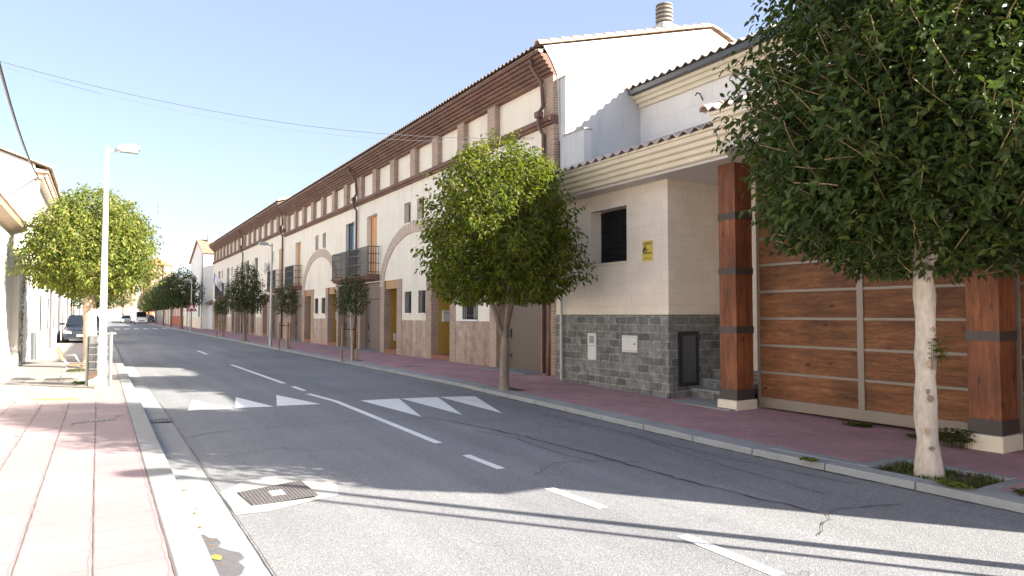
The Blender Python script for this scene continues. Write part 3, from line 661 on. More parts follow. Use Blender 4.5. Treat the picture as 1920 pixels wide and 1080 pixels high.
    if pipe:
        p = MB(); y = pipe; zt = 8.17 + dz
        p.tube([(XF - .40, y, zt), (XF - .40, y, zt - .25), (XF - .12, y - .05, zt - .62), (XF - .08, y - .05, 6.95 + dz), (XF - .22, y - .05, 6.72 + dz), (XF - .22, y - .05, 6.42 + dz), (XF - .07, y - .05, 6.2 + dz), (XF - .07, y - .05, 3.3), (XF - .07, y - .05, .12)], .05, 10); p.build('downpipe', M['pipe'], H, smooth=True)
        p = MB(); p.box(XF - .30, XF - .12, y - .14, y + .04, 6.62 + dz, 6.78 + dz); p.build('pipe_box', M['pipe'], H, bevel=.02)
    for a, b in balc:
        bl = MB(); bl.prism([(XF, 3.25), (XF - .52, 3.25), (XF - .52, 3.17), (XF - .46, 3.15), (XF - .40, 3.06), (XF - .30, 3.04), (XF, 2.98)], a, b, 'y'); B = bl.build('balcony', M['brickred'], H)
        r = MB(); xf = XF - .47
        n = int((b - a) / .115)
        for k in range(n + 1): yy = a + .03 + (b - a - .06) * k / n; r.box(xf - .011, xf + .011, yy - .011, yy + .011, 3.26, 4.38)
        for yy in (a + .03, b - .03):
            for k in range(1, 5): xx = xf + (XF - xf) * k / 4.5; r.box(xx - .008, xx + .008, yy - .008, yy + .008, 3.26, 4.38)
            for zz in (3.34, 3.7, 4.08, 4.38): r.box(xf, XF, yy - .012, yy + .012, zz - .012, zz + .014)
        for zz in (3.34, 3.7, 4.08, 4.38): r.box(xf - .012, xf + .012, a + .03, b - .03, zz - .010, zz + .012)
        r.build('railing', M['iron'], B)
    return H
U1 = [(14.07, 14.5), (17.05, 17.5), (19.05, 19.5), (21.0, 21.45), (22.95, 23.4), (25.0, 25.45), (27.05, 27.5), (28.95, 29.165)]
h1 = house('cream terraced house nearest the stone house, with white gable and round chimney', 14.07, 29.165,
      [(14.07, 14.67), (17.0, 17.4), (19.65, 20.05), (21.5, 21.95), (24.2, 24.7), (26.05, 26.5), (29.03, 29.165)], [(14.67, 17.0), (26.5, 29.03)], [(20.05, 21.5), (24.7, 26.05)],
      [(17.4, 19.65), (21.95, 24.2)], [(18.15, 19.2, 1.45, 2.7), (22.02, 22.68, 1.66, 2.46), (23.3, 23.96, 1.66, 2.46)], [22.2, 23.42, 18.0], [27.0, 15.6], (23.08, 3.45, 2.72, 2.3, .42), U1, [(26.6, 29.1), (14.9, 17.1)], ends=(True, False), pipe=14.5, peach=(27.0,))
h2 = house('second cream terraced house from the stone house, with blue glazed balcony door', 29.17, 43.5,
      [(29.17, 29.3), (32.2, 32.5), (34.0, 34.4), (36.65, 37.2), (38.55, 39.1), (41.7, 43.5)], [(29.3, 32.2), (39.1, 41.7)], [(32.5, 34.0), (37.2, 38.55)],
      [(34.4, 36.65)], [(34.5, 35.2, 1.66, 2.46), (35.8, 36.5, 1.66, 2.46)], [34.5, 35.9], [29.95, 39.6], (35.65, 3.45, 2.72, 2.3, .42), [(29.17 + .0 + 1.95 * k + (0 if k == 0 else -.1), 29.17 + 1.95 * k + .35) for k in range(8)], [(29.3, 31.7), (39.2, 41.3)], ends=(False, True), pipe=29.45, peach=(39.6,))
mir = lambda L_, c: sorted([(2 * c - b, 2 * c - a) for a, b in L_])
h3 = house('third cream terraced house from the stone house, with a satellite dish', 43.53, 58.2,
      [(43.53, 45.2), (47.9, 48.5), (49.9, 50.4), (52.6, 53.0), (54.5, 54.8), (57.6, 58.2)], [(45.2, 47.9), (54.8, 57.6)], [(48.5, 49.9), (53.0, 54.5)], [(50.4, 52.6)],
      [(50.6, 51.2, 1.66, 2.46), (51.7, 52.3, 1.66, 2.46)], [46.8], [43.9, 52.1, 55.6], None, [(43.55 + 2.0 * k, 43.95 + 2.0 * k) for k in range(8)], [(43.8, 46.3)], dz=.3, ends=(True, False), pipe=43.9, peach=(43.9,))
h4 = house('farthest cream terraced house of the row, with the white flag on its balcony', 58.21, 75.2,
      [(58.21, 58.8), (61.4, 61.8), (63.2, 63.6), (65.8, 66.2), (67.6, 68.0), (70.5, 71.0), (73.6, 75.2)], [(58.8, 61.4), (68.0, 70.5)], [(61.8, 63.2), (66.2, 67.6), (71.0, 73.6)], [(63.6, 65.8)],
      [(63.8, 64.4, 1.66, 2.46), (64.9, 65.5, 1.66, 2.46)], [60.6, 63.2, 68.8], [65.1, 70.4], None, [(58.25 + 2.02 * k, 58.65 + 2.02 * k) for k in range(9)], [(64.7, 70.2)], dz=.3, ends=(False, True), pipe=57.9)
g = MB(); g.prism([(9.38, 8.34), (9.62, 8.02), (9.80, 7.68), (9.86, 6.0), (9.99, 6.0), (9.99, 8.52)], 14.045, 14.068, 'y'); g.build('gable_edge', M['white'], h1)
g = MB(); g.box(XF - .004, XF + .27, 14.066, 14.60, 2.951, 6.419); g.build('pilaster', M['brick'], h1)
# rake tiles, chimney, on the first house
roof1 = [c for c in h1.children if c.name.startswith('roof')][0]
g = MB(); rake_tiles(g, 9.22, 8.34, 15.3, 10.13, 14.10, .115, .36); rake_tiles(g, 21.4, 8.36, 15.4, 10.14, 14.10, .115, .36); g.build('verge_tile', M['tilepale'], roof1, smooth=False)
g = MB(); g.box(14.12, 14.84, 14.75, 15.45, 9.6, 10.30); ch = g.build('chimney', M['oldwhite'], roof1, bevel=.02)
g = MB(); g.tube([(14.48, 15.1, 10.28), (14.48, 15.1, 10.92)], .2, 20); g.build('chimney_pot', M['gutter'], ch, smooth=False)
g = MB()
for k in range(5):
    z = 10.34 + k * .125; v = []; K = 24
    for rr, zz in ((.19, z), (.255, z + .01), (.265, z + .06), (.20, z + .085)):
        v += [(14.48 + math.cos(2 * math.pi * i / K) * rr, 15.1 + math.sin(2 * math.pi * i / K) * rr, zz) for i in range(K)]
    g.idx(v, [(a * K + i, a * K + (i + 1) % K, (a + 1) * K + (i + 1) % K, (a + 1) * K + i) for a in range(3) for i in range(K)])
g.tube([(14.48, 15.1, 10.965), (14.48, 15.1, 10.99)], .25, 24)
g.build('chimney_ring', M['chimneyring'], ch, smooth=False)
roof2 = [c for c in h3.children if c.name.startswith('roof')][0]
g = MB(); rake_tiles(g, 9.22, 8.64, 15.3, 10.43, 43.56, .115, .4); g.build('verge_tile', M['tilepale'], roof2)
g = MB()
v = []; K = 18
for rr, xx in ((0, 9.62), (.2, 9.60), (.42, 9.50)): v += [(xx, 48.3 + math.cos(2 * math.pi * i / K) * rr, 4.75 + math.sin(2 * math.pi * i / K) * rr) for i in range(K)]
g.idx(v, [(a * K + i, a * K + (i + 1) % K, (a + 1) * K + (i + 1) % K, (a + 1) * K + i) for a in range(2) for i in range(K)])
g.tube([(9.62, 48.3, 4.75), (9.75, 48.3, 4.75)], .03, 8); g.tube([(9.6, 48.3, 4.5), (9.2, 48.3, 4.7)], .012, 6)
g.build('satellite_dish', M['zinc'], h3, fix=False)
# flag
FL = thing('flag', 'white flag with blue border hanging from the farthest balcony', 'flag', (9.2, 66.5, 4.4))
g = MB(); g.tube([(9.45, 65.7, 4.1), (8.55, 66.05, 5.45)], .025, 7); g.build('pole', M['whitepaint'], FL)
v, f, mi = [], [], []; nx, ny = 12, 10
for j in range(ny + 1):
    for i in range(nx + 1):
        u, w = i / nx, j / ny; v.append((8.60 + u * .72 + .03 * math.sin(w * 6), 66.0 - u * .3 + .10 * math.sin(u * 7 + w * 3), 5.38 - u * .95 - w * 1.0 + .04 * math.sin(u * 9)))
g = MB()
for j in range(ny):
    for i in range(nx):
        k = j * (nx + 1) + i; b = 1 if (i == 0 or j == ny - 1 or i == nx - 1) else 0
        if 4 <= i <= 6 and 3 <= j <= 6 and (i + j) % 2: b = 2
        g.idx([v[k], v[k + 1], v[k + nx + 2], v[k + nx + 1]], [(0, 1, 2, 3)], b)
g.build('cloth', [M['whitepaint'], plain('flag_blue', (.03, .05, .35), .8, .1, 5), plain('flag_emblem', (.4, .3, .15), .8, .1, 5)], FL, fix=False)

# ---------------------------------------------------------------- stone house with timber gate
S = thing('stone_house', 'low stone-clad house with grey plinth, tiled eaves and wooden gate, nearest on the right', 'house', (9.2, 6, 0))
xs, yc, yl, ye = 9.2, 9.55, 13.27, -.85
wy0, wy1, wz0, wz1 = 10.74, 11.93, 2.70, 3.85
g = MB(); g.wallx(xs, xs + .5, yc, yl, 1.62, 4.35, [(wy0, wy1, wz0, wz1)]); g.box(xs + .5, 10.75, yc, yc + .25, 1.62, 4.35); g.build('wall', M['ashlar'], S, bevel=.006)
g = MB(); g.box(xs - .012, xs + .5, yc - .012, yl, -.2, 1.60); g.box(xs + .5, 10.75, yc - .012, yc + .25, -.2, 1.60); g.build('stone_plinth', M['slate'], S)
g = MB(); g.box(xs - .03, xs + .4, yc - .03, yl, 1.60, 1.62); g.box(xs + .4, 10.75, yc - .03, yc + .25, 1.60, 1.62); g.build('plinth_ledge', M['moulding'], S)
g = MB(); g.box(xs - .03, xs + .3, wy0 - .03, wy1 + .03, wz0 - .05, wz0); g.build('sill', M['moulding'], S)
g = MB()
for k in range(26):
    z = wz0 + .01 + k * (wz1 - wz0 - .02) / 26; g.prism([(xs + .30, z), (xs + .275, z + .012), (xs + .30, z + .040)], wy0, wy1, 'y')
g.box(xs + .30, xs + .34, wy0, wy1, wz0, wz1); sh = g.build('shutter', M['shutter'], S)
# recessed entrance: cabinet, steps, back wall, floor
g = MB(); x = 10.75; g.box(x, x + .15, 4.0, yc, -.1, 4.35); g.build('entrance_wall', M['ashlar'], S)
g = MB()
g.box(9.42, 9.94, yc - .055, yc - .013, .24, .31); g.box(9.42, 9.94, yc - .055, yc - .013, 1.2, 1.28); g.box(9.42, 9.50, yc - .055, yc - .013, .31, 1.2); g.box(9.87, 9.94, yc - .055, yc - .013, .31, 1.2)
cb = g.build('cabinet', M['black'], S); g = MB(); g.box(9.50, 9.87, yc - .04, yc - .015, .31, 1.2); g.build('cabinet_panel', M['greyglass'], cb)
for k in range(3):
    g = MB(); g.box(9.78 + .28 * k, 10.75, 8.3, yc - .02, -.05 + .17 * k, .16 + .17 * k - (.0 if k == 0 else 0)); g.build('step', M['slate'], S)
    g = MB(); g.box(9.75 + .28 * k, 10.75, 8.3, yc - .02, .16 + .17 * k + .0005, .19 + .17 * k); g.build('step_tread', M['concrete_dark'], S, bevel=.005)
g = MB(); g.box(8.95, 10.75, 7.9, yc - .02, -.1, .02); g.build('entrance_floor', M['concrete_dark'], S)
g = MB(); g.box(10.3, 10.4, 7.9, 8.2, -.1, 4.35); g.box(9.9, 10.4, 7.9, 7.98, -.1, 4.35); g.build('porch_side_wall', M['ashlar'], S)
# meter boxes, pipe
g = MB(); g.box(xs - .05, xs - .012, 11.71, 12.0, .62, 1.20); mbx = g.build('meter_box', M['whitebox'], S, bevel=.008)
g = MB(); g.box(xs - .056, xs - .05, 11.77, 11.93, .98, 1.14); g.build('meter_window', M['concrete_dark'], mbx); g = MB(); g.box(xs - .053, xs - .05, 11.71, 12.0, .92, .928); g.build('seam', M['black'], mbx)
g = MB(); g.box(xs - .04, xs - .012, 10.40, 10.86, .84, 1.18); mbx = g.build('meter_box', M['whitebox'], S, bevel=.005); g = MB(); g.box(xs - .05, xs - .04, 10.46, 10.485, .99, 1.03); g.build('lock', M['black'], mbx)
g = MB(); g.box(xs - .043, xs - .040, 10.43, 10.83, .87, .876); g.box(xs - .043, xs - .040, 10.43, 10.83, 1.144, 1.15); g.build('seam', M['concrete_dark'], mbx)
g = MB(); g.tube([(9.08, 12.95, 4.3), (9.12, 12.95, 3.0), (9.12, 12.95, .1)], .035, 9)
for z in (.3, 1.4, 2.6): g.box(9.07, 9.2, 12.90, 13.0, z, z + .03)
g.build('downpipe', M['zinc'], S, smooth=False)
g = MB(); g.tube([(9.5, 14.02, 0), (9.52, 14.02, 1.0), (9.5, 14.02, 1.3), (9.55, 14.02, 2.6), (9.5, 14.02, 3.4)], .045, 8); g.build('brown_pipe', M['pipe'], S, smooth=True)
# eaves
def eave(xe, zt, ya, yb, steps, zb, xi, end=True):
    g = MB(); n = steps; dz = (zt - zb) / n
    for k in range(n):
        zz = zb + dz * k; xx = xe + (n - 1 - k) * .075
        g.prism([(xx, zz + .02), (xx, zz + dz), (xi, zz + dz), (xi, zz), (xx + .03, zz)], ya, yb, 'y')
    g.build('eave_moulding', M['moulding'], S)
eave(8.50, 4.62, 7.72, 13.9, 4, 4.24, 9.3); eave(8.36, 4.80, ye, 7.70, 4, 4.40, 9.5)
g = MB(); g.box(8.46, 8.95, 7.73, 13.88, 4.622, 4.662); g.box(8.33, 8.95, ye, 7.69, 4.802, 4.85); g.build('eave_fascia', M['moulding'], S)
g = MB(); g.box(8.80, 10.9, 7.73, 13.9, 4.19, 4.238); g.box(8.66, 10.9, ye, 7.71, 4.3, 4.398); g.build('soffit', M['soffit'], S)
g = MB(); tiles_y(g, 8.40, 4.68, 9.95, 5.22, 7.74, 13.85, .265, .045, .022, 10, .38); tiles_y(g, 8.28, 4.87, 10.2, 5.52, ye, 7.78, .265, .045, .022, 10, .38); 
rf = g.build('roof', M['tilegrey'], S)
g = MB(); g.box(9.9, 9.98, 7.8, 12.85, 5.0, 5.29); g.build('roof_flashing', M['gutter'], S)
g = MB(); rake_tiles(g, 8.28, 4.88, 10.2, 5.54, 7.76, .085, .36); g.build('verge_tile', M['tilepale'], rf)
# terrace parapets and upper storey
g = MB(); g.box(9.76, 9.98, 12.9, 13.75, 4.9, 6.02); g.box(9.84, 12.35, 13.76, 14.0, 4.6, 7.55); g.build('parapet', M['greywall'], S)
g = MB(); g.box(9.74, 10.0, 12.88, 13.77, 6.02, 6.06); g.box(9.82, 12.3, 13.74, 14.04, 7.55, 7.60); g.build('coping', M['concrete_light'], S)
g = MB(); g.box(9.98, 12.3, 8, 13.76, 4.9, 5.0); g.build('terrace_floor', M['greywall'], S)
g = MB(); g.box(12.3, 12.6, ye, 13.76, 4.5, 7.35); g.box(12.6, 20, ye, ye + .3, 0, 7.4); g.box(9.2, 12.3, ye, ye + .3, -.2, 4.3); g.build('upper_wall', M['ashlarwhite'], S)
g = MB()
for k in range(3): g.box(12.22 - .10 * k, 12.32, ye, 13.74, 7.12 + .10 * k, 7.22 + .10 * k)
g.build('upper_moulding', M['moulding'], S)
g = MB(); g.prism([(11.84, 7.40), (11.84, 7.52), (11.98, 7.54), (12.02, 7.40)], ye, 13.70, 'y'); g.build('upper_gutter', M['gutter'], S)
g = MB(); tiles_y(g, 11.80, 7.57, 17.0, 9.1, ye - .1, 13.95, .265, .045, .022, 10, .38); g.build('upper_roof', M['tilegrey'], S)
g = MB(); g.prism([(11.95, 7.42), (17, 8.98), (22, 7.5), (22, 7.3), (12.3, 7.3)], ye, 13.9, 'y'); g.build('roof_deck', M['moulding'], S)
g = MB(); rake_tiles(g, 11.8, 7.57, 17, 9.1, 13.95, .12, .36); g.build('verge_tile', M['tilepale'], S)
g = MB(); g.tube([(12.3, 11.54, 6.75), (12.2, 11.54, 6.9), (12.1, 11.54, 6.9), (12.05, 11.54, 6.82)], .015, 6); g.build('hook', M['iron'], S)
# gate: frame, planks
gx = 9.75; gy0, gy1 = 4.2, 7.95
def gate(a, b, name):
    zb = .02; G = MB(); G.box(gx - .02, gx + .06, a, b, zb, zb + .17); G.box(gx - .02, gx + .06, a, b, 4.1, 4.3)
    ym = (a + b) / 2 + .0
    G.box(gx - .025, gx + .06, ym - .05, ym + .05, zb + .17, 4.1); G.box(gx - .02, gx + .06, b - .05, b, zb + .17, 4.1); G.box(gx - .02, gx + .06, a, a + .05, zb + .17, 4.1)
    zs = [.62 + .457 * k for k in range(8)]
    for z in zs:
        for p, q in ((a + .05, ym - .05), (ym + .05, b - .05)): G.box(gx - .015, gx + .05, p, q, z - .022, z + .022)
    gt = G.build(name, M['gateframe'], S, bevel=.004)
    lv = [zb + .17] + zs + [4.1]
    for i in range(len(lv) - 1):
        for p, q in ((a + .05, ym - .05), (ym + .05, b - .05)):
            z0, z1 = lv[i] + (.022 if i else 0), lv[i + 1] - (.022 if i < len(lv) - 2 else 0)
            P = MB(); h = (z1 - z0) / 3
            for k in range(3): P.box(gx, gx + .03, p, q, z0 + k * h + .002, z0 + (k + 1) * h - .002)
            P.box(gx + .012, gx + .02, p, q, z0, z1); P.build('plank_panel', M['gatewood'], gt)
gate(gy0, gy1, 'gate'); gate(.2, 4.05, 'gate')
def pillar(y0, y1):
    x0, x1 = 9.12, 9.60; zb = -.15
    P = MB(); P.box(x0 - .02, x1 + .02, y0 - .03, y1 + .03, zb, .16); P.build('pillar_base', M['moulding'], S, bevel=.015)
    P = MB(); P.box(x0 + .03, x1 - .03, y0, y1, .162, 4.398); p = P.build('pillar', M['postwood'], S, bevel=.006)
    for z in (.16, 1.28, 2.28, 3.22, 4.22):
        P = MB(); h = .18 if z < .2 else .12; P.box(x0 + .022, x1 - .022, y0 - .008, y1 + .008, z + .005, z + h); P.build('metal_band', M['darkmetal'], p)
pillar(7.90, 8.26); pillar(3.98, 4.34); pillar(-.45, -.05)
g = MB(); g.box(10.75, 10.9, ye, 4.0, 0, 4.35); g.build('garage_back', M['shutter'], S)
# sign on the stone wall
SG = thing('warning_sign', 'small yellow warning sign with black figure fixed to the cream stone wall', 'sign', (xs, 10.05, 2.85))
y0, y1, z0, z1 = 9.96, 10.25, 2.655, 3.055
g = MB(); g.box(xs - .012, xs - .004, y0, y1, z0, z1); g.build('board', M['yellow'], SG)
g = MB(); xq = (xs - .0145, xs - .0125)
rr = random.Random(3)
for (za, zb_, n) in ((2.975, 3.02, 10), (2.79, 2.83, 11)):
    if n == 11: g.build('lettering', M['black'], SG, fix=False); g = MB()
    w = (y1 - y0 - .04) / n
    for k in range(n):
        a = y0 + .02 + k * w
        g.box(*xq, a + .002, a + .008, za, zb_); g.box(*xq, a + .008, a + w - .006, za + (0 if rr.random() < .5 else .018), za + .008 + (.018 if rr.random() < .5 else 0)); g.box(*xq, a + .008, a + w - .006, zb_ - .008, zb_)
g.build('lettering', M['black'], SG, fix=False); g = MB()
for k in range(6): g.box(*xq, y0 + .04 + k * .035, y0 + .06 + k * .035, 2.70, 2.715)
g.build('lettering', M['black'], SG, fix=False)
g = MB()
def disc(mb, y, z, r, n=12): mb.prism([(y + math.cos(6.283 * k / n) * r, z + math.sin(6.283 * k / n) * r) for k in range(n)], xq[0], xq[1], 'x')
disc(g, 10.16, 2.945, .021); g.prism([(10.235, 2.845), (10.225, 2.90), (10.18, 2.935), (10.14, 2.90), (10.12, 2.85), (10.14, 2.845), (10.165, 2.88), (10.19, 2.89), (10.195, 2.85)], xq[0] - .001, xq[1], 'x')
disc(g, 10.095, 2.885, .014); g.prism([(10.23, 2.837), (10.13, 2.837), (10.13, 2.85), (10.23, 2.85)], xq[0] - .002, xq[1], 'x')
g.build('pictogram', M['black'], SG, fix=False)

# ---------------------------------------------------------------- left side buildings
B = thing('white_house', 'low whitewashed house with weedy tiled eaves at the left edge', 'house', (-2.2, 20, 0))
g = MB(); g.box(-9, -2.2, -14, 24.3, -.1, 3.95); g.build('wall', M['oldwhite'], B)
g = MB(); g.box(-2.3, -2.185, -14, 24.29, .1, .55); g.build('plinth', M['greywall'], B)
g = MB(); g.prism([(-2.2, 3.9), (-1.93, 4.02), (-1.88, 4.12), (-2.2, 4.1)], -14, 24.3, 'y'); g.build('eave_moulding', M['tilepale'], B)
g = MB(); tiles_y(g, -1.85, 4.16, -6, 5.5, -14, 24.4, .24, .045, step=.4); rf = g.build('roof', M['tilepale'], B)
rs = np.random.RandomState(8); g = MB()
for k in range(160):
    x, y = -1.95 - rs.rand() * .5, 19 + rs.rand() * 5; z = 4.2 + (-1.85 - x) * .32; h = rs.uniform(.1, .35); a = rs.uniform(0, 6)
    g.face([(x, y, z), (x + .01, y + .015, z), (x + math.cos(a) * h * .4, y + math.sin(a) * h * .4, z + h)])
w = g.build('roof_weeds', plain('dry_weeds', (.45, .33, .12), .9, .3, 9), rf, fix=False); w['kind'] = 'stuff'
B = thing('garden_wall', 'white wall with climbing ivy between the low and the tall white houses', 'wall', (-2.05, 26, 0))
g = MB(); g.box(-2.6, -2.05, 24.31, 27.75, -.1, 3.4); g.build('masonry', M['oldwhite'], B); g = MB(); g.box(-2.2, -2.035, 24.32, 27.74, .1, .5); g.build('plinth', M['greywall'], B)
g = MB(); rs = np.random.RandomState(9)
for k in range(420):
    t = rs.rand(); y = 24.6 + rs.rand() * .25 + (t > .6) * rs.rand() * 2.2 * (t - .6) * 2; z = .1 + t * 2.9 + (t > .6) * rs.rand() * .3; x = -2.03 + rs.rand() * .06; s_ = rs.uniform(.03, .07); a = rs.uniform(0, 6)
    g.face([(x, y, z), (x + .02, y + math.cos(a) * s_, z + math.sin(a) * s_), (x, y + math.cos(a + 1) * s_ * 1.3, z + math.sin(a + 1) * s_ * 1.3), (x + .015, y + math.cos(a + 2) * s_, z + math.sin(a + 2) * s_)])
iv = g.build('climbing_ivy', M['leaf_bright'], fix=False, origin=None); tag(iv, 'thin green ivy climbing the white wall behind the bench', 'ivy')
B = thing('tall_white_house', 'tall white house with bracketed cornice on the left, cables on its corner', 'house', (-2.0, 34, 0))
g = MB(); g.prism([(-2.0, -.1), (-14, -.1), (-14, 6.6), (-8, 8.78), (-2.0, 6.66)], 27.76, 43.9, 'y'); g.build('wall', M['white'], B)
g = MB(); g.box(-2.2, -1.985, 27.77, 43.89, .1, .55); g.build('plinth', M['greywall'], B)
g = MB(); g.box(-2.0, -1.78, 27.8, 43.9, 6.2, 6.3); g.box(-2.0, -1.62, 27.8, 43.9, 6.42, 6.52); c_ = g.build('cornice', M['moulding'], B)
for k in range(40):
    g = MB(); g.box(-1.995, -1.66, 28.0 + k * .4, 28.14 + k * .4, 6.31, 6.41); g.build('bracket', M['tilepale'], c_)
g = MB(); tiles_y(g, -1.5, 6.55, -8, 8.85, 27.62, 44, .26, .045, step=0); g.build('roof', M['tilepale'], B)
for yy in (31.2, 35.5, 39.8):
    for zz, hh in ((.9, 1.5), (3.6, 1.7)):
        g = MB(); g.box(-2.01, -1.985, yy, yy + 1.0, zz, zz + hh); w = g.build('window', M['tilepale'], B); g = MB(); g.box(-1.984, -1.98, yy + .08, yy + .92, zz + .08, zz + hh - .08); g.build('pane', M['greyglass'], w)
g = MB(); g.tube([(-1.92, 27.95, .1), (-1.92, 27.95, 6.2)], .055, 8); g.tube([(-1.92, 27.95, .1), (-1.92, 27.95, 1.0)], .085, 8, 1); g.build('downpipe', [M['moulding'], M['gutter']], B)
g = MB(); g.tube([(-1.93, 44.2, .1), (-1.93, 44.2, 5.2)], .07, 8); g.tube([(-1.95, 37.3, .1), (-1.95, 37.3, 6.0)], .05, 8); g.build('downpipe', M['gutter'], B)
fb = [(44, 54, 4.6, 'white', 'low cream house beyond the tall white house on the left'), (54.1, 66, 6.0, 'cream', 'cream two storey house behind the parked car on the left'),
      (66.1, 84, 5.0, 'oldwhite', 'old white house far along the left side of the street'), (84.1, 110, 5.6, 'white', 'farthest white house on the left side of the street')]
for a, b, h, mt, lb in fb:
    B = thing('house', lb, 'house', (-2.0, (a + b) / 2, 0), 'houses along the left side')
    g = MB(); g.prism([(-2.0, -.1), (-12, -.1), (-12, h), (-7, h + 1.8), (-2.0, h)], a, b, 'y'); g.build('wall', M[mt], B)
    g = MB(); tiles_y(g, -1.65, h + .05, -7, h + 1.9, a, b, .4, .05, seg=4, step=0); g.build('roof', M['tilepale'], B)
    n = int((b - a) / 4)
    for k in range(n):
        y = a + 1 + k * 4; g = MB(); g.box(-2.01, -1.98, y, y + 1.1, .1 if k % 2 else 1.0, 2.4); w = g.build('door' if k % 2 else 'window', M['door'] if k % 2 else M['moulding'], B)
        if not k % 2: g = MB(); g.box(-1.979, -1.975, y + .1, y + 1.0, 1.1, 2.3); g.build('pane', M['greyglass'], w)
    g = MB(); g.tube([(-1.93, a + .3, .1), (-1.93, a + .3, h)], .06, 6); g.build('downpipe', M['gutter'], B)

# ---------------------------------------------------------------- far right buildings
B = thing('white_gable_house', 'tall white gabled house standing beyond the cream row on the right', 'house', (9.3, 84, 0))
g = MB(); g.prism([(79.6, -.1), (79.6, 8.4), (84.6, 10.0), (91.5, 7.9), (91.5, -.1)], 9.3, 24, 'x'); g.build('wall', M['white'], B)
g = MB(); g.box(9.27, 9.3, 80, 91.4, 0, 1.25); g.build('plinth', M['ashlar'], B)
g = MB(); g.prism([(79.3, 8.38), (84.6, 10.14), (84.6, 9.98), (79.3, 8.22)], 9.1, 24, 'x'); g.prism([(91.8, 7.96), (84.6, 10.141), (84.6, 9.98), (91.8, 7.8)], 9.1, 24, 'x'); rf = g.build('roof', M['rooftile'], B)
g = MB(); g.box(10.2, 10.9, 83.6, 84.4, 9.7, 10.7); g.box(10.35, 10.7, 83.75, 84.2, 10.7, 11.0); g.build('chimney', M['tilepale'], rf)
g = MB(); g.box(9.24, 9.29, 82.2, 83.0, 1.35, 3.5); w = g.build('window', M['black'], B)
g = MB(); g.tube([(9.2, 79.8, 0), (9.2, 79.8, 8.2)], .06, 6); g.build('downpipe', M['zinc'], B)
B = thing('yard_gate', 'white double yard gate under a small dark roof beyond the cream row', 'gate', (9.8, 77.4, 0))
g = MB(); g.box(9.8, 9.9, 75.4, 77.3, .05, 2.6); g.box(9.8, 9.9, 77.34, 79.3, .05, 2.6)
for k in range(18): g.box(9.77, 9.8, 75.5 + k * .21, 75.54 + k * .21, .1, 2.55)
g.build('leaf_panel', M['whitepaint'], B); g = MB(); g.prism([(9.5, 2.9), (10.8, 3.5), (10.8, 3.3), (9.5, 2.75)], 75.22, 79.5, 'y'); g.box(9.85, 10.3, 75.22, 79.5, 2.6, 2.9); g.build('canopy', M['tiledark'], B)
fr = [(92, 101, 6.4, 9.5, 'white', 'cream', 'white house with a pitched roof beyond the gabled house'), (101.2, 118, 4.2, 9.5, 'white', 'redbase', 'low white house with a red base behind the row of dark trees'),
      (118.2, 140, 4.4, 9.6, 'cream', None, 'low beige house with a brown gate at the end of the tree row'), (140.2, 175, 6.5, 10.5, 'oldwhite', None, 'last pale house on the right before the church')]
M['redbase'] = stained('red_base_render', (.42, .12, .07), .1)
for a, b, h, X, mt, base, lb in fr:
    B = thing('house', lb, 'house', (X, (a + b) / 2, 0), 'houses far along the right side')
    c = (a + b) / 2
    g = MB(); g.prism([(X, -.1), (X + 12, -.1), (X + 12, h), (X + 6, h + 2.0), (X, h)], a, b, 'y'); g.build('wall', M[mt], B)
    g = MB(); tiles_y(g, X - .4, h - .02, X + 6, h + 2.1, a - .2, b + .1, .4, .05, seg=4, step=0); g.prism([(X - .35, h - .12), (X + 6, h + 2.0), (X + 12, h), (X + 6, h + 1.9)], a - .15, b, 'y'); g.build('roof', M['rooftile'], B)
    if base: g = MB(); g.box(X - .03, X, a + .1, b - .1, 0, 1.4); g.build('plinth', M[base] if base == 'redbase' else M['ashlar'], B)
    for k in range(int((b - a) / 3.2)):
        y = a + .8 + k * 3.2; g = MB(); g.box(X - .05, X, y, y + 1.2, .1, 2.7); g.build('door', M['redbase'] if base == 'redbase' else M['pipe'], B)
# church
M['churchstone'] = plain('church_stone', (.34, .25, .19), .9, .2, .6); M['churchtile'] = plain('church_tile', (.42, .17, .08), .9, .2, 1); M['churchwin'] = plain('church_window', (.16, .12, .10), .8, .2, 1)
CH = thing('church_tower', 'pale church apse with orange roof and tall arched windows closing the street', 'church', (11, 204, 0))
def ngon(cx, cy, r, n=8, ph=.39): return [(cx + math.cos(ph + 6.2832 * k / n) * r, cy + math.sin(ph + 6.2832 * k / n) * r) for k in range(n)]
g = MB(); g.prism(ngon(12.6, 204, 3.6), 0, 14.6, 'z'); g.box(1.5, 8.2, 200, 212, 0, 11); g.build('wall', M['churchstone'], CH)
g = MB(); b_ = ngon(12.6, 204, 4.0); g.idx([(x, y, 14.6) for x, y in b_] + [(12.6, 204, 16.9)], [(k, (k + 1) % 8, 8) for k in range(8)] + [tuple(range(8))]); g.prism([(1.2, 11), (4.8, 12.6), (8.4, 11)], 199.5, 212, 'y'); g.build('roof', M['churchtile'], CH)
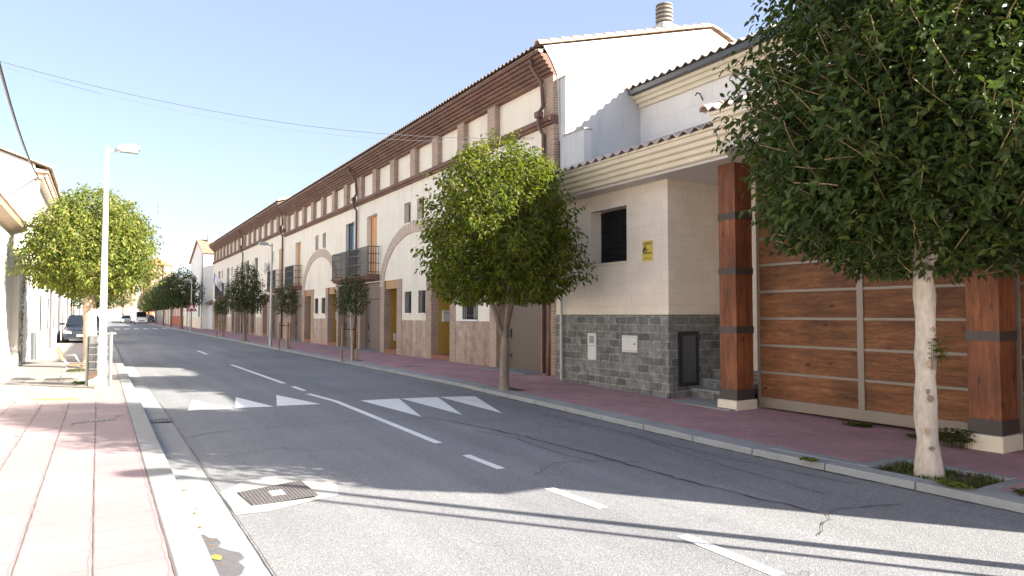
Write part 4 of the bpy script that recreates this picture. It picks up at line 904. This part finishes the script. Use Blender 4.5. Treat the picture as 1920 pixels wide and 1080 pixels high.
for k in range(8):
    a = 6.2832 * (k + .5) / 8 + .39; c = Vector((12.6 + math.cos(a) * 3.35, 204 + math.sin(a) * 3.35, 0)); s_ = Vector((-math.sin(a), math.cos(a), 0)); n_ = Vector((math.cos(a), math.sin(a), 0))
    pts = [c - s_ * .55 + Vector((0, 0, 6)), c + s_ * .55 + Vector((0, 0, 6)), c + s_ * .55 + Vector((0, 0, 11.2))] + [c + s_ * .55 * math.cos(t) + Vector((0, 0, 11.2 + .6 * math.sin(t))) for t in (.6, 1.2, 1.57, 1.95, 2.55)] + [c - s_ * .55 + Vector((0, 0, 11.2))]
    n = len(pts); g = MB(); g.idx([p for p in pts] + [p + n_ * .04 for p in pts], [tuple(range(n)), tuple(range(n, 2 * n))] + [(i, (i + 1) % n, n + (i + 1) % n, n + i) for i in range(n)]); g.build('window', M['churchwin'], CH)
    g = MB(); q = Vector((12.6 + math.cos(a + .39) * 3.7, 204 + math.sin(a + .39) * 3.7, 0)); g.tube([q, q + Vector((0, 0, 14.7))], .35, 6); g.build('buttress', M['churchstone'], CH)
MA = thing('lattice_mast', 'thin pale lattice antenna mast rising over the church', 'mast', (12.2, 200, 0))
g = MB()
for a in range(3):
    x, y = 12.2 + .22 * math.cos(a * 2.1), 201 + .22 * math.sin(a * 2.1); g.tube([(x, y, 0), (x, y, 31)], .035, 4)
for k in range(60):
    z = k * .5; a = k % 3; p = lambda a, z: (12.2 + .22 * math.cos(a * 2.1), 201 + .22 * math.sin(a * 2.1), z); g.tube([p(a, z), p((a + 1) % 3, z + .5)], .02, 3)
g.build('tower', M['galv'], MA); g = MB()
for x, z in ((11.7, 29.6), (12.7, 28.6), (11.8, 27.9), (12.6, 30.4)): g.box(x - .12, x + .12, 200.8, 201, z - .7, z + .7); g.tube([(x, 201, z), (12.2, 201, z)], .05, 4)
g.build('antenna', M['galv'], MA)
# mid-distance pale houses behind the left tree
B = thing('house', 'pale house closing the far left of the street behind the tree', 'house', (-4, 130, 0)); g = MB(); g.prism([(-2, 0), (-16, 0), (-16, 7), (-9, 10), (-2, 7)], 118, 150, 'y'); g.build('wall', M['oldwhite'], B)
g = MB(); g.prism([(-1.6, 6.9), (-9, 10.2), (-16.4, 6.9), (-9, 10.0)], 117.6, 150, 'y'); g.build('roof', M['rooftile'], B)
B = thing('house', 'long cream house at the very end of the street below the church', 'house', (-6, 235, 0)); g = MB(); g.prism([(-30, 0), (8, 0), (8, 7), (-11, 10), (-30, 7)], 230, 245, 'y'); g.build('wall', M['cream'], B)
g = MB(); g.prism([(-30.6, 6.9), (-11, 10.3), (8.6, 6.9), (-11, 10.0)], 229.5, 245, 'y'); g.build('roof', M['rooftile'], B)
for k in range(6):
    g = MB(); g.box(-26 + k * 5.6, -24.6 + k * 5.6, 229.95, 230.01, 3.6, 5.4); g.build('window', M['pipe'], B)

# ---------------------------------------------------------------- lamps, posts, cables
def lamp(label, x, y, z, d, mt, h=5.05):
    t = thing('street_lamp', label, 'lamp post', (x, y, z), 'tapered street lamps along the street')
    g = MB(); g.tube([(x, y, z), (x, y, z + .03)], .13, 14); g.tube([(x, y, z + .03), (x, y, z + .9), (x, y, z + h)], [.08, .07, .036], 16); g.build('pole', mt, t, smooth=False)
    g = MB(); g.tube([(x, y, z + h - .12), (x + d * .12, y, z + h - .10), (x + d * .2, y, z + h - .03)], [.03, .03, .035], 8); g.build('arm', mt, t)
    g = MB(); a, b = x + d * .17, x + d * .60
    g.prism([(a, z + h - .05), (a + d * .04, z + h + .03), (a + d * .25, z + h + .075), (b - d * .02, z + h + .05), (b, z + h + .0), (b, z + h - .04), (a, z + h - .075)], y - .10, y + .10, 'y'); hd = g.build('lamp_head', mt, t, bevel=.012)
    g = MB(); g.box(a + d * .06, b - d * .03, y - .085, y + .085, z + h - .10, z + h - .055); g.build('diffuser', M['lampglass'], hd)
    g = MB(); g.box(x - .065, x + .065, y - .09, y - .078, z + .45, z + .75); g.build('inspection_door', mt, t)
    return t
lamp('white lamp post in the left foreground, its head over the kerb', .04, 16.33, .1, 1, M['lampwhite'], 5.0)
lamp('grey lamp post on the red pavement before the third terraced house', 7.02, 34.2, .09, -1, M['zinc'], 4.95)
lamp('grey lamp post carrying the triangular sign far down the right pavement', 7.0, 68.0, .08, -1, M['zinc'], 4.7)
lamp('grey lamp post on the right pavement close to the camera, outside the view', 7.05, .22, -.03, -1, M['zinc'], 5.1)
g = MB(); g.tube([(7.05, -.2, -.1), (7.05, -.2, 4.3)], .034, 10); tag(g.build('shadow_post', M['zinc'], origin=(7.05, -.2, 0)), 'plain grey steel post beside the nearest right-hand lamp post, outside the view, added for its shadow', 'post')  # unseen plain post, added to cast the thin shadow line beside the lamp's
g = MB(); g.tube([(.19, 16.5, .1), (.19, 16.5, 1.24)], .035, 10); g.tube([(.19, 16.5, .1), (.19, 16.5, .115)], .075, 10); g.box(.1, .28, 16.48, 16.52, 1.19, 1.23)
# litter bin
BN = thing('litter_bin', 'galvanised perforated litter bin on a post behind the white lamp post', 'litter bin', (0, 16.8, .1))
g.build('post', M['galv'], BN)
g = MB(); cx_, cy_ = -.03, 17.0
g.tube([(cx_, cy_, .42), (cx_, cy_, .98)], .17, 18); bd = g.build('basket', plain('bin_mesh', (.13, .14, .14), .5, .5, 14, 45, .5), BN)
g = MB(); g.tube([(cx_, cy_, .985), (cx_, cy_, 1.16)], .178, 18); g.build('rim', M['galv'], BN)
g = MB()
for k in range(4): g.tube([(cx_ + math.cos(6.283 * i / 20) * .174, cy_ + math.sin(6.283 * i / 20) * .174, .46 + k * .15) for i in range(21)], .008, 4)
g.build('hoop', M['whitebox'], bd)
g = MB(); g.tube([(cx_ - .2, cy_, .1), (cx_ - .2, cy_, 1.18)], .03, 8); g.tube([(cx_ - .2, cy_, 1.14), (.19, 16.5, 1.14)], .018, 6); g.build('bracket', M['galv'], BN)
g = MB(); g.box(-.22, .02, 17.2, 17.6, .1, .50); tag(g.build('planter_block', M['tilepale'], origin=(-.1, 17.4, .1), bevel=.02), 'small pinkish concrete block under the litter bin', 'block')
# bench: single seat
BE = thing('bench_seat', 'wooden single bench seat on a thin tubular frame left of the lamp post', 'bench', (-.5, 18.6, .1))
g = MB(); g.box(-.62, -.38, 18.4, 18.95, .44, .475); g.box(-.36, -.12, 18.4, 18.95, .44, .475); g.build('seat', M['benchwood'], BE, bevel=.01)
g = MB(); g.idx([(x + dx, y, z) for dx in (0, .03) for (x, y, z) in ((-.78, 18.4, .62), (-.66, 18.4, .56 - .04), (-.66, 18.95, .56 - .04), (-.78, 18.95, .62))], [(0, 1, 2, 3), (4, 5, 6, 7)])
g = MB(); q = [(-.86, .82), (-.80, .84), (-.68, .57), (-.74, .55)]; g.prism(q, 18.4, 18.95, 'y'); g.build('backrest', M['benchwood'], BE, bevel=.01)
for yy in (18.45, 18.9):
    g = MB(); g.tube([(-.84, yy, .86), (-.68, yy, .52), (-.6, yy, .44), (-.14, yy, .44), (-.12, yy, .1)], .014, 7); g.tube([(-.62, yy, .44), (-.8, yy, .1)], .014, 7); g.tube([(-.76, yy, .66), (-.5, yy, .68), (-.38, yy, .45)], .012, 7); g.tube([(-.8, yy, .11), (-.12, yy, .11)], .012, 7)
    g.build('leg', M['galv'], BE, smooth=True)
# triangular sign
TS = thing('road_sign', 'red-bordered triangular speed hump sign on the far grey lamp post', 'road sign', (6.95, 67.8, 2.2))
def tri(cx, cz, r): return [(cx - r * .95, cz - r * .5), (cx + r * .95, cz - r * .5), (cx, cz + r * 1.12)]
g = MB(); g.prism(tri(7.0, 2.15, .50), 67.80, 67.83, 'y'); g.build('board', M['red'], TS); g = MB(); g.prism(tri(7.0, 2.14, .33), 67.785, 67.80, 'y'); g.build('face', M['whitepaint'], TS)
g = MB(); g.prism([(6.76, 2.0), (7.24, 2.0), (7.24, 2.04), (7.14, 2.06), (7.08, 2.13), (6.92, 2.13), (6.86, 2.06), (6.76, 2.04)], 67.775, 67.785, 'y'); g.build('pictogram', M['black'], TS)
# overhead cables
def cable(name, label, a, b, sag, r, mat=M['black'], n=24):
    a, b = Vector(a), Vector(b); g = MB(); g.tube([a.lerp(b, t / n) - Vector((0, 0, 4 * sag * (t / n) * (1 - t / n))) for t in range(n + 1)], r, 5)
    return tag(g.build(name, mat, origin=a), label, 'cable')
M['cable'] = plain('grey_cable', (.10, .10, .11), .6, .1, 5); M['palecable'] = plain('pale_cable', (.16, .17, .19), .6, .1, 5)
cable('overhead_cable', 'upper thin cable crossing the sky over the street to the cream row', (-2.6, 17.9, 7.1), (9.68, 14.95, 6.25), .55, .007, M['cable'])
cable('overhead_cable', 'lower paler thin cable crossing the sky just beneath the other one', (-2.6, 18.0, 7.05), (9.68, 15.0, 6.22), .64, .004, M['palecable'])
cable('twisted_cable', 'thick dark twisted cable running from the upper left to the tall house corner', (-1.85, 13.0, 7.35), (-1.9, 27.8, 6.22), .5, .03, M['iron'])
cable('wall_cable', 'thin cable curving from the tall house corner across its white gable', (-1.95, 27.7, 6.15), (-5.0, 26.5, 4.9), -.25, .015, M['cable'])
cable('gable_cable', 'short dark cable on the white gable near its front edge', (9.80, 14.05, 7.95), (10.35, 14.05, 7.84), 0, .008, M['cable'])

# ---------------------------------------------------------------- vehicles
def vehicle(name, label, loc, rz, paint, L_, W, prof, gh, group=None, wheelr=.31, cat='car'):
    """prof: (x, ztop) of bonnet line; gh: greenhouse (x0base,x0top,x1top,x1base,zroof)"""
    t = thing(name, label, cat, (0, 0, 0), group); w = W / 2
    g = MB(); secs = []
    for x, zt, k in prof:
        secs.append([(x, -w * k * .94, .22), (x, -w * k, .45), (x, -w * k * .98, zt - .12), (x, -w * k * .88, zt), (x, 0, zt + .03), (x, w * k * .88, zt), (x, w * k * .98, zt - .12), (x, w * k, .45), (x, w * k * .94, .22)])
    n = 9; v = [p for s in secs for p in s]; f = [(i * n + k, i * n + (k + 1) % n, (i + 1) * n + (k + 1) % n, (i + 1) * n + k) for i in range(len(secs) - 1) for k in range(n)] + [tuple(range(n))[::-1], tuple((len(secs) - 1) * n + k for k in range(n))]
    g.idx(v, f); bd = g.build('body', paint, t, smooth=False, bevel=.03)
    a, b, c, d, zr = gh; zb = max(p[1] for p in prof if a <= p[0] <= d) - .02 if any(a <= p[0] <= d for p in prof) else .9
    g = MB(); g.idx([(a, -w * .86, zb), (d, -w * .86, zb), (d, w * .86, zb), (a, w * .86, zb), (b, -w * .70, zr - .05), (c, -w * .70, zr - .05), (c, w * .70, zr - .05), (b, w * .70, zr - .05)], [(0, 1, 5, 4), (1, 2, 6, 5), (2, 3, 7, 6), (3, 0, 4, 7)]); g.build('windows', M['glass'], t)
    g = MB(); g.idx([(b - .03, -w * .72, zr - .06), (c + .05, -w * .72, zr - .06), (c + .05, w * .72, zr - .06), (b - .03, w * .72, zr - .06), (b + .1, -w * .62, zr), (c - .1, -w * .62, zr), (c - .1, w * .62, zr), (b + .1, w * .62, zr)], [(0, 1, 5, 4), (1, 2, 6, 5), (2, 3, 7, 6), (3, 0, 4, 7), (4, 5, 6, 7), (0, 1, 2, 3)])
    for s_ in (-1, 1):
        g.tube([(a, s_ * w * .86, zb), (b, s_ * w * .71, zr - .05)], .035, 5); g.tube([(d, s_ * w * .86, zb), (c, s_ * w * .71, zr - .05)], .05, 5); xm = (b + c) / 2; g.tube([(xm, s_ * w * .87, zb), (xm, s_ * w * .71, zr - .05)], .03, 5)
    g.build('roof', paint, t)
    xf = prof[0][0]
    for s_ in (-1, 1):
        for xw in (prof[0][0] + .8, prof[-1][0] - .75):
            g = MB(); g.tube([(xw, s_ * (w - .2), wheelr), (xw, s_ * (w + .01), wheelr)], wheelr, 18); wh = g.build('tyre', M['rubber'], t); g = MB(); g.tube([(xw, s_ * (w + .012), wheelr), (xw, s_ * (w + .02), wheelr)], wheelr * .62, 12); g.build('rim', M['carsilver'], wh)
        g = MB(); zt = prof[1][1]; g.prism([(s_ * w * .52, zt - .20), (s_ * w * .90, zt - .17), (s_ * w * .88, zt - .03), (s_ * w * .56, zt - .08)], xf - .02, xf + .22, 'x'); g.build('headlight', M['lampglass'], t)
        g = MB(); g.box(a + .05, a + .18, s_ * (w * .9), s_ * (w + .14), zb + .02, zb + .15); g.build('mirror', paint, t, bevel=.02)
    g = MB(); g.box(xf - .012, xf + .1, -w * .45, w * .45, .50, .62); g.box(xf - .012, xf + .1, -w * .7, w * .7, .24, .34); g.build('grille', M['black'], t)
    g = MB(); g.box(xf - .025, xf - .012, -.26, .26, .38, .48); g.build('number_plate', M['whitebox'], t)
    t.location = loc; t.rotation_euler[2] = rz; return t
CARP = [(-2.05, .62, .86), (-1.98, .74, .93), (-1.7, .80, .98), (-1.0, .92, 1), (-.6, .96, 1), (1.3, .98, 1), (1.85, .92, .97), (2.0, .70, .9)]
vehicle('parked_car', 'dark blue-grey car parked half on the left pavement facing the camera', (-.82, 45.0, .06), math.pi / 2, M['carblue'], 4.1, 1.85, CARP, (-.95, -.25, 1.1, 1.75, 1.52))
vehicle('parked_car', 'pale silver car parked at the far end of the street', (4.1, 150, 0), math.pi / 2, M['carsilver'], 4.1, 1.8, CARP, (-.95, -.25, 1.1, 1.75, 1.5), 'cars at the far end of the street')
vehicle('parked_car', 'red car parked left of the white van at the far end', (8.7, 172, 0), math.pi / 2, M['carpink'], 4.1, 1.8, CARP, (-.95, -.25, 1.1, 1.75, 1.5), 'cars at the far end of the street')
vehicle('white_van', 'white van parked by the right kerb under the far trees', (6.1, 138, 0), math.pi / 2, M['carwhite'], 4.9, 1.95, [(-2.45, .85, .9), (-2.35, 1.0, .96), (-1.9, 1.12, 1), (-1.5, 1.2, 1), (2.3, 1.25, 1), (2.4, 1.2, .97)], (-1.6, -1.0, 2.2, 2.4, 2.15), cat='van', wheelr=.33)
vehicle('parked_car', 'dark car parked behind the white van', (8.0, 148, 0), math.pi / 2, M['carblue'], 4.1, 1.8, CARP, (-.95, -.25, 1.1, 1.75, 1.5), 'cars at the far end of the street')

# ---------------------------------------------------------------- grass, weeds, fallen leaves
rs = np.random.RandomState(2)
g = MB()
for k in range(1500):
    x, y = rs.uniform(PIT[0] + .02, PIT[1] - .02), rs.uniform(PIT[2] + .02, PIT[3] - .02)
    dn = math.sin(x * 9) * math.sin(y * 7 + 1) + rs.normal(0, .4)
    if dn < -.1: continue
    z = zp - .04; h = rs.uniform(.03, .085); a = rs.uniform(0, 6.28); w = rs.uniform(.005, .012); l = rs.uniform(.01, .06)
    g.face([(x - math.sin(a) * w, y + math.cos(a) * w, z), (x + math.sin(a) * w, y - math.cos(a) * w, z), (x + math.cos(a) * l, y + math.sin(a) * l, z + h)])
o = g.build('grass', M['grass'], fix=False); o['kind'] = 'stuff'
def weed(label, x, y, n, r, h, z=None, mat=None):
    g = MB(); z = sw(y) if z is None else z
    for k in range(n):
        a = rs.uniform(0, 6.28); rr = r * math.sqrt(rs.rand()); px, py = x + math.cos(a) * rr, y + math.sin(a) * rr * 1.6; hh = h * rs.uniform(.3, 1); b = rs.uniform(0, 6.28); l = .02 + .03 * rs.rand()
        g.face([(px, py, z + hh), (px + math.cos(b) * l, py + math.sin(b) * l, z + hh + .008), (px + math.cos(b + .5) * l * 1.9, py + math.sin(b + .5) * l * 1.9, z + hh - .006), (px + math.cos(b + 1) * l, py + math.sin(b + 1) * l, z + hh + .006)])
        if k % 6 == 0: g.tube([(px, py, z - .01), (px, py, z + hh)], .002, 3, cap=False)
    return tag(g.build('weed', mat or M['grass'], origin=(x, y, z), fix=False), label, 'weed')
weed('leafy green weed growing at the foot of the right wooden pillar', 9.02, 4.45, 330, .13, .22)
weed('low weeds growing along the bottom of the wooden gate', 9.5, 6.0, 160, .12, .05); weed('sprawling weeds between the pit and the right pillar', 9.3, 4.95, 150, .14, .05)
weed('yellow-green moss clump at the corner of the grassy pit', 6.98, 3.45, 110, .08, .03, mat=M['leaf_bright'])
weed('small weed at the lower right kerb corner', 7.22, 2.9, 120, .08, .04); weed('tiny moss tuft in the right kerb joint', 6.82, 4.9, 70, .05, .02, mat=M['leaf_bright'])
weed('low grass tuft by the bench seat on the left pavement', -.35, 17.6, 150, .16, .05, .1); weed('weeds and litter round the left tree trunk', -.5, 21.6, 200, .3, .04, .1)
weed('small shoot of leaves sprouting from the whitish trunk', 7.24, 3.70, 60, .05, .34, 1.05, M['leaf'])
def fallen(x, y, z, s, mat, label, grp='fallen leaves on the left side'):
    a = rs.uniform(0, 6.28); g = MB(); c, d = math.cos(a), math.sin(a)
    P = [(0, 0, .004), (.3, .22, .02), (.7, .2, .022), (1, 0, .01), (.7, -.2, .018), (.3, -.22, .016)]
    v = [(x + (p[0] * c - p[1] * d) * s, y + (p[0] * d + p[1] * c) * s, z + p[2] * s * 4 * .4) for p in P] + [(x + .5 * c * s, y + .5 * d * s, z + .004)]
    g.idx(v, [(i, (i + 1) % 6, 6) for i in range(6)]); return tag(g.build('fallen_leaf', mat, origin=(x, y, z), fix=False), label, 'leaf', grp)
for k in range(34):
    x, y = rs.uniform(-1.6, .38), rs.uniform(10.2, 16.4)
    fallen(x, y, .103, rs.uniform(.05, .1), M['dryleaf'], 'small dry leaf lying on the left pavement')
for k in range(30):
    fallen(rs.uniform(-1.5, .2), rs.uniform(18.5, 25), .103, rs.uniform(.06, .11), M['dryleaf'], 'small dry leaf on the pale pavement round the bench and tree', 'fallen leaves round the bench')
for k in range(26):
    fallen(.635 + abs(rs.normal(0, .03)), rs.uniform(4, 13), .012, rs.uniform(.025, .05), M['dryleaf'], 'tiny dry leaf in the left gutter', 'fallen leaves in the gutter')
for x, y in ((.68, 5.25), (.70, 5.15), (.66, 5.32), (.72, 4.72)): fallen(x, y, .014, .05, M['dryleaf'], 'dry leaf in the wet patch of the gutter', 'leaves in the wet gutter patch')
fallen(.66, 4.93, .016, .13, M['greenleaf'], 'bright yellow-green leaf in the wet gutter patch', None)
for k in range(14):
    y = rs.uniform(3, 12); fallen(6.80 - abs(rs.normal(0, .03)), y, hz(6.8, y) + .012, rs.uniform(.03, .05), M['dryleaf'], 'tiny dry leaf along the right kerb', 'fallen leaves along the right kerb')


for k in range(12):
    fallen(rs.uniform(PIT[0] + .05, PIT[1] - .05), rs.uniform(PIT[2] + .05, PIT[3] - .05), zp + .0, rs.uniform(.05, .09), M['dryleaf'], 'dry leaf lying in the grassy tree pit', 'leaves in the tree pit')

for i, (x, y) in enumerate(((7.1, 12.15), (7.1, 22.1), (7.15, 31.6), (7.05, 41.5), (7.1, 50.5))):
    g = MB(); z = sw(y) + .006; x0 = max(7.205, x - .28)
    g.face([(x0, y - .34, z), (x + .34, y - .34, z), (x + .34, y + .34, z), (x0, y + .34, z)]); struct(g.build('tree_pit_soil', D.materials['soil'], fix=False))
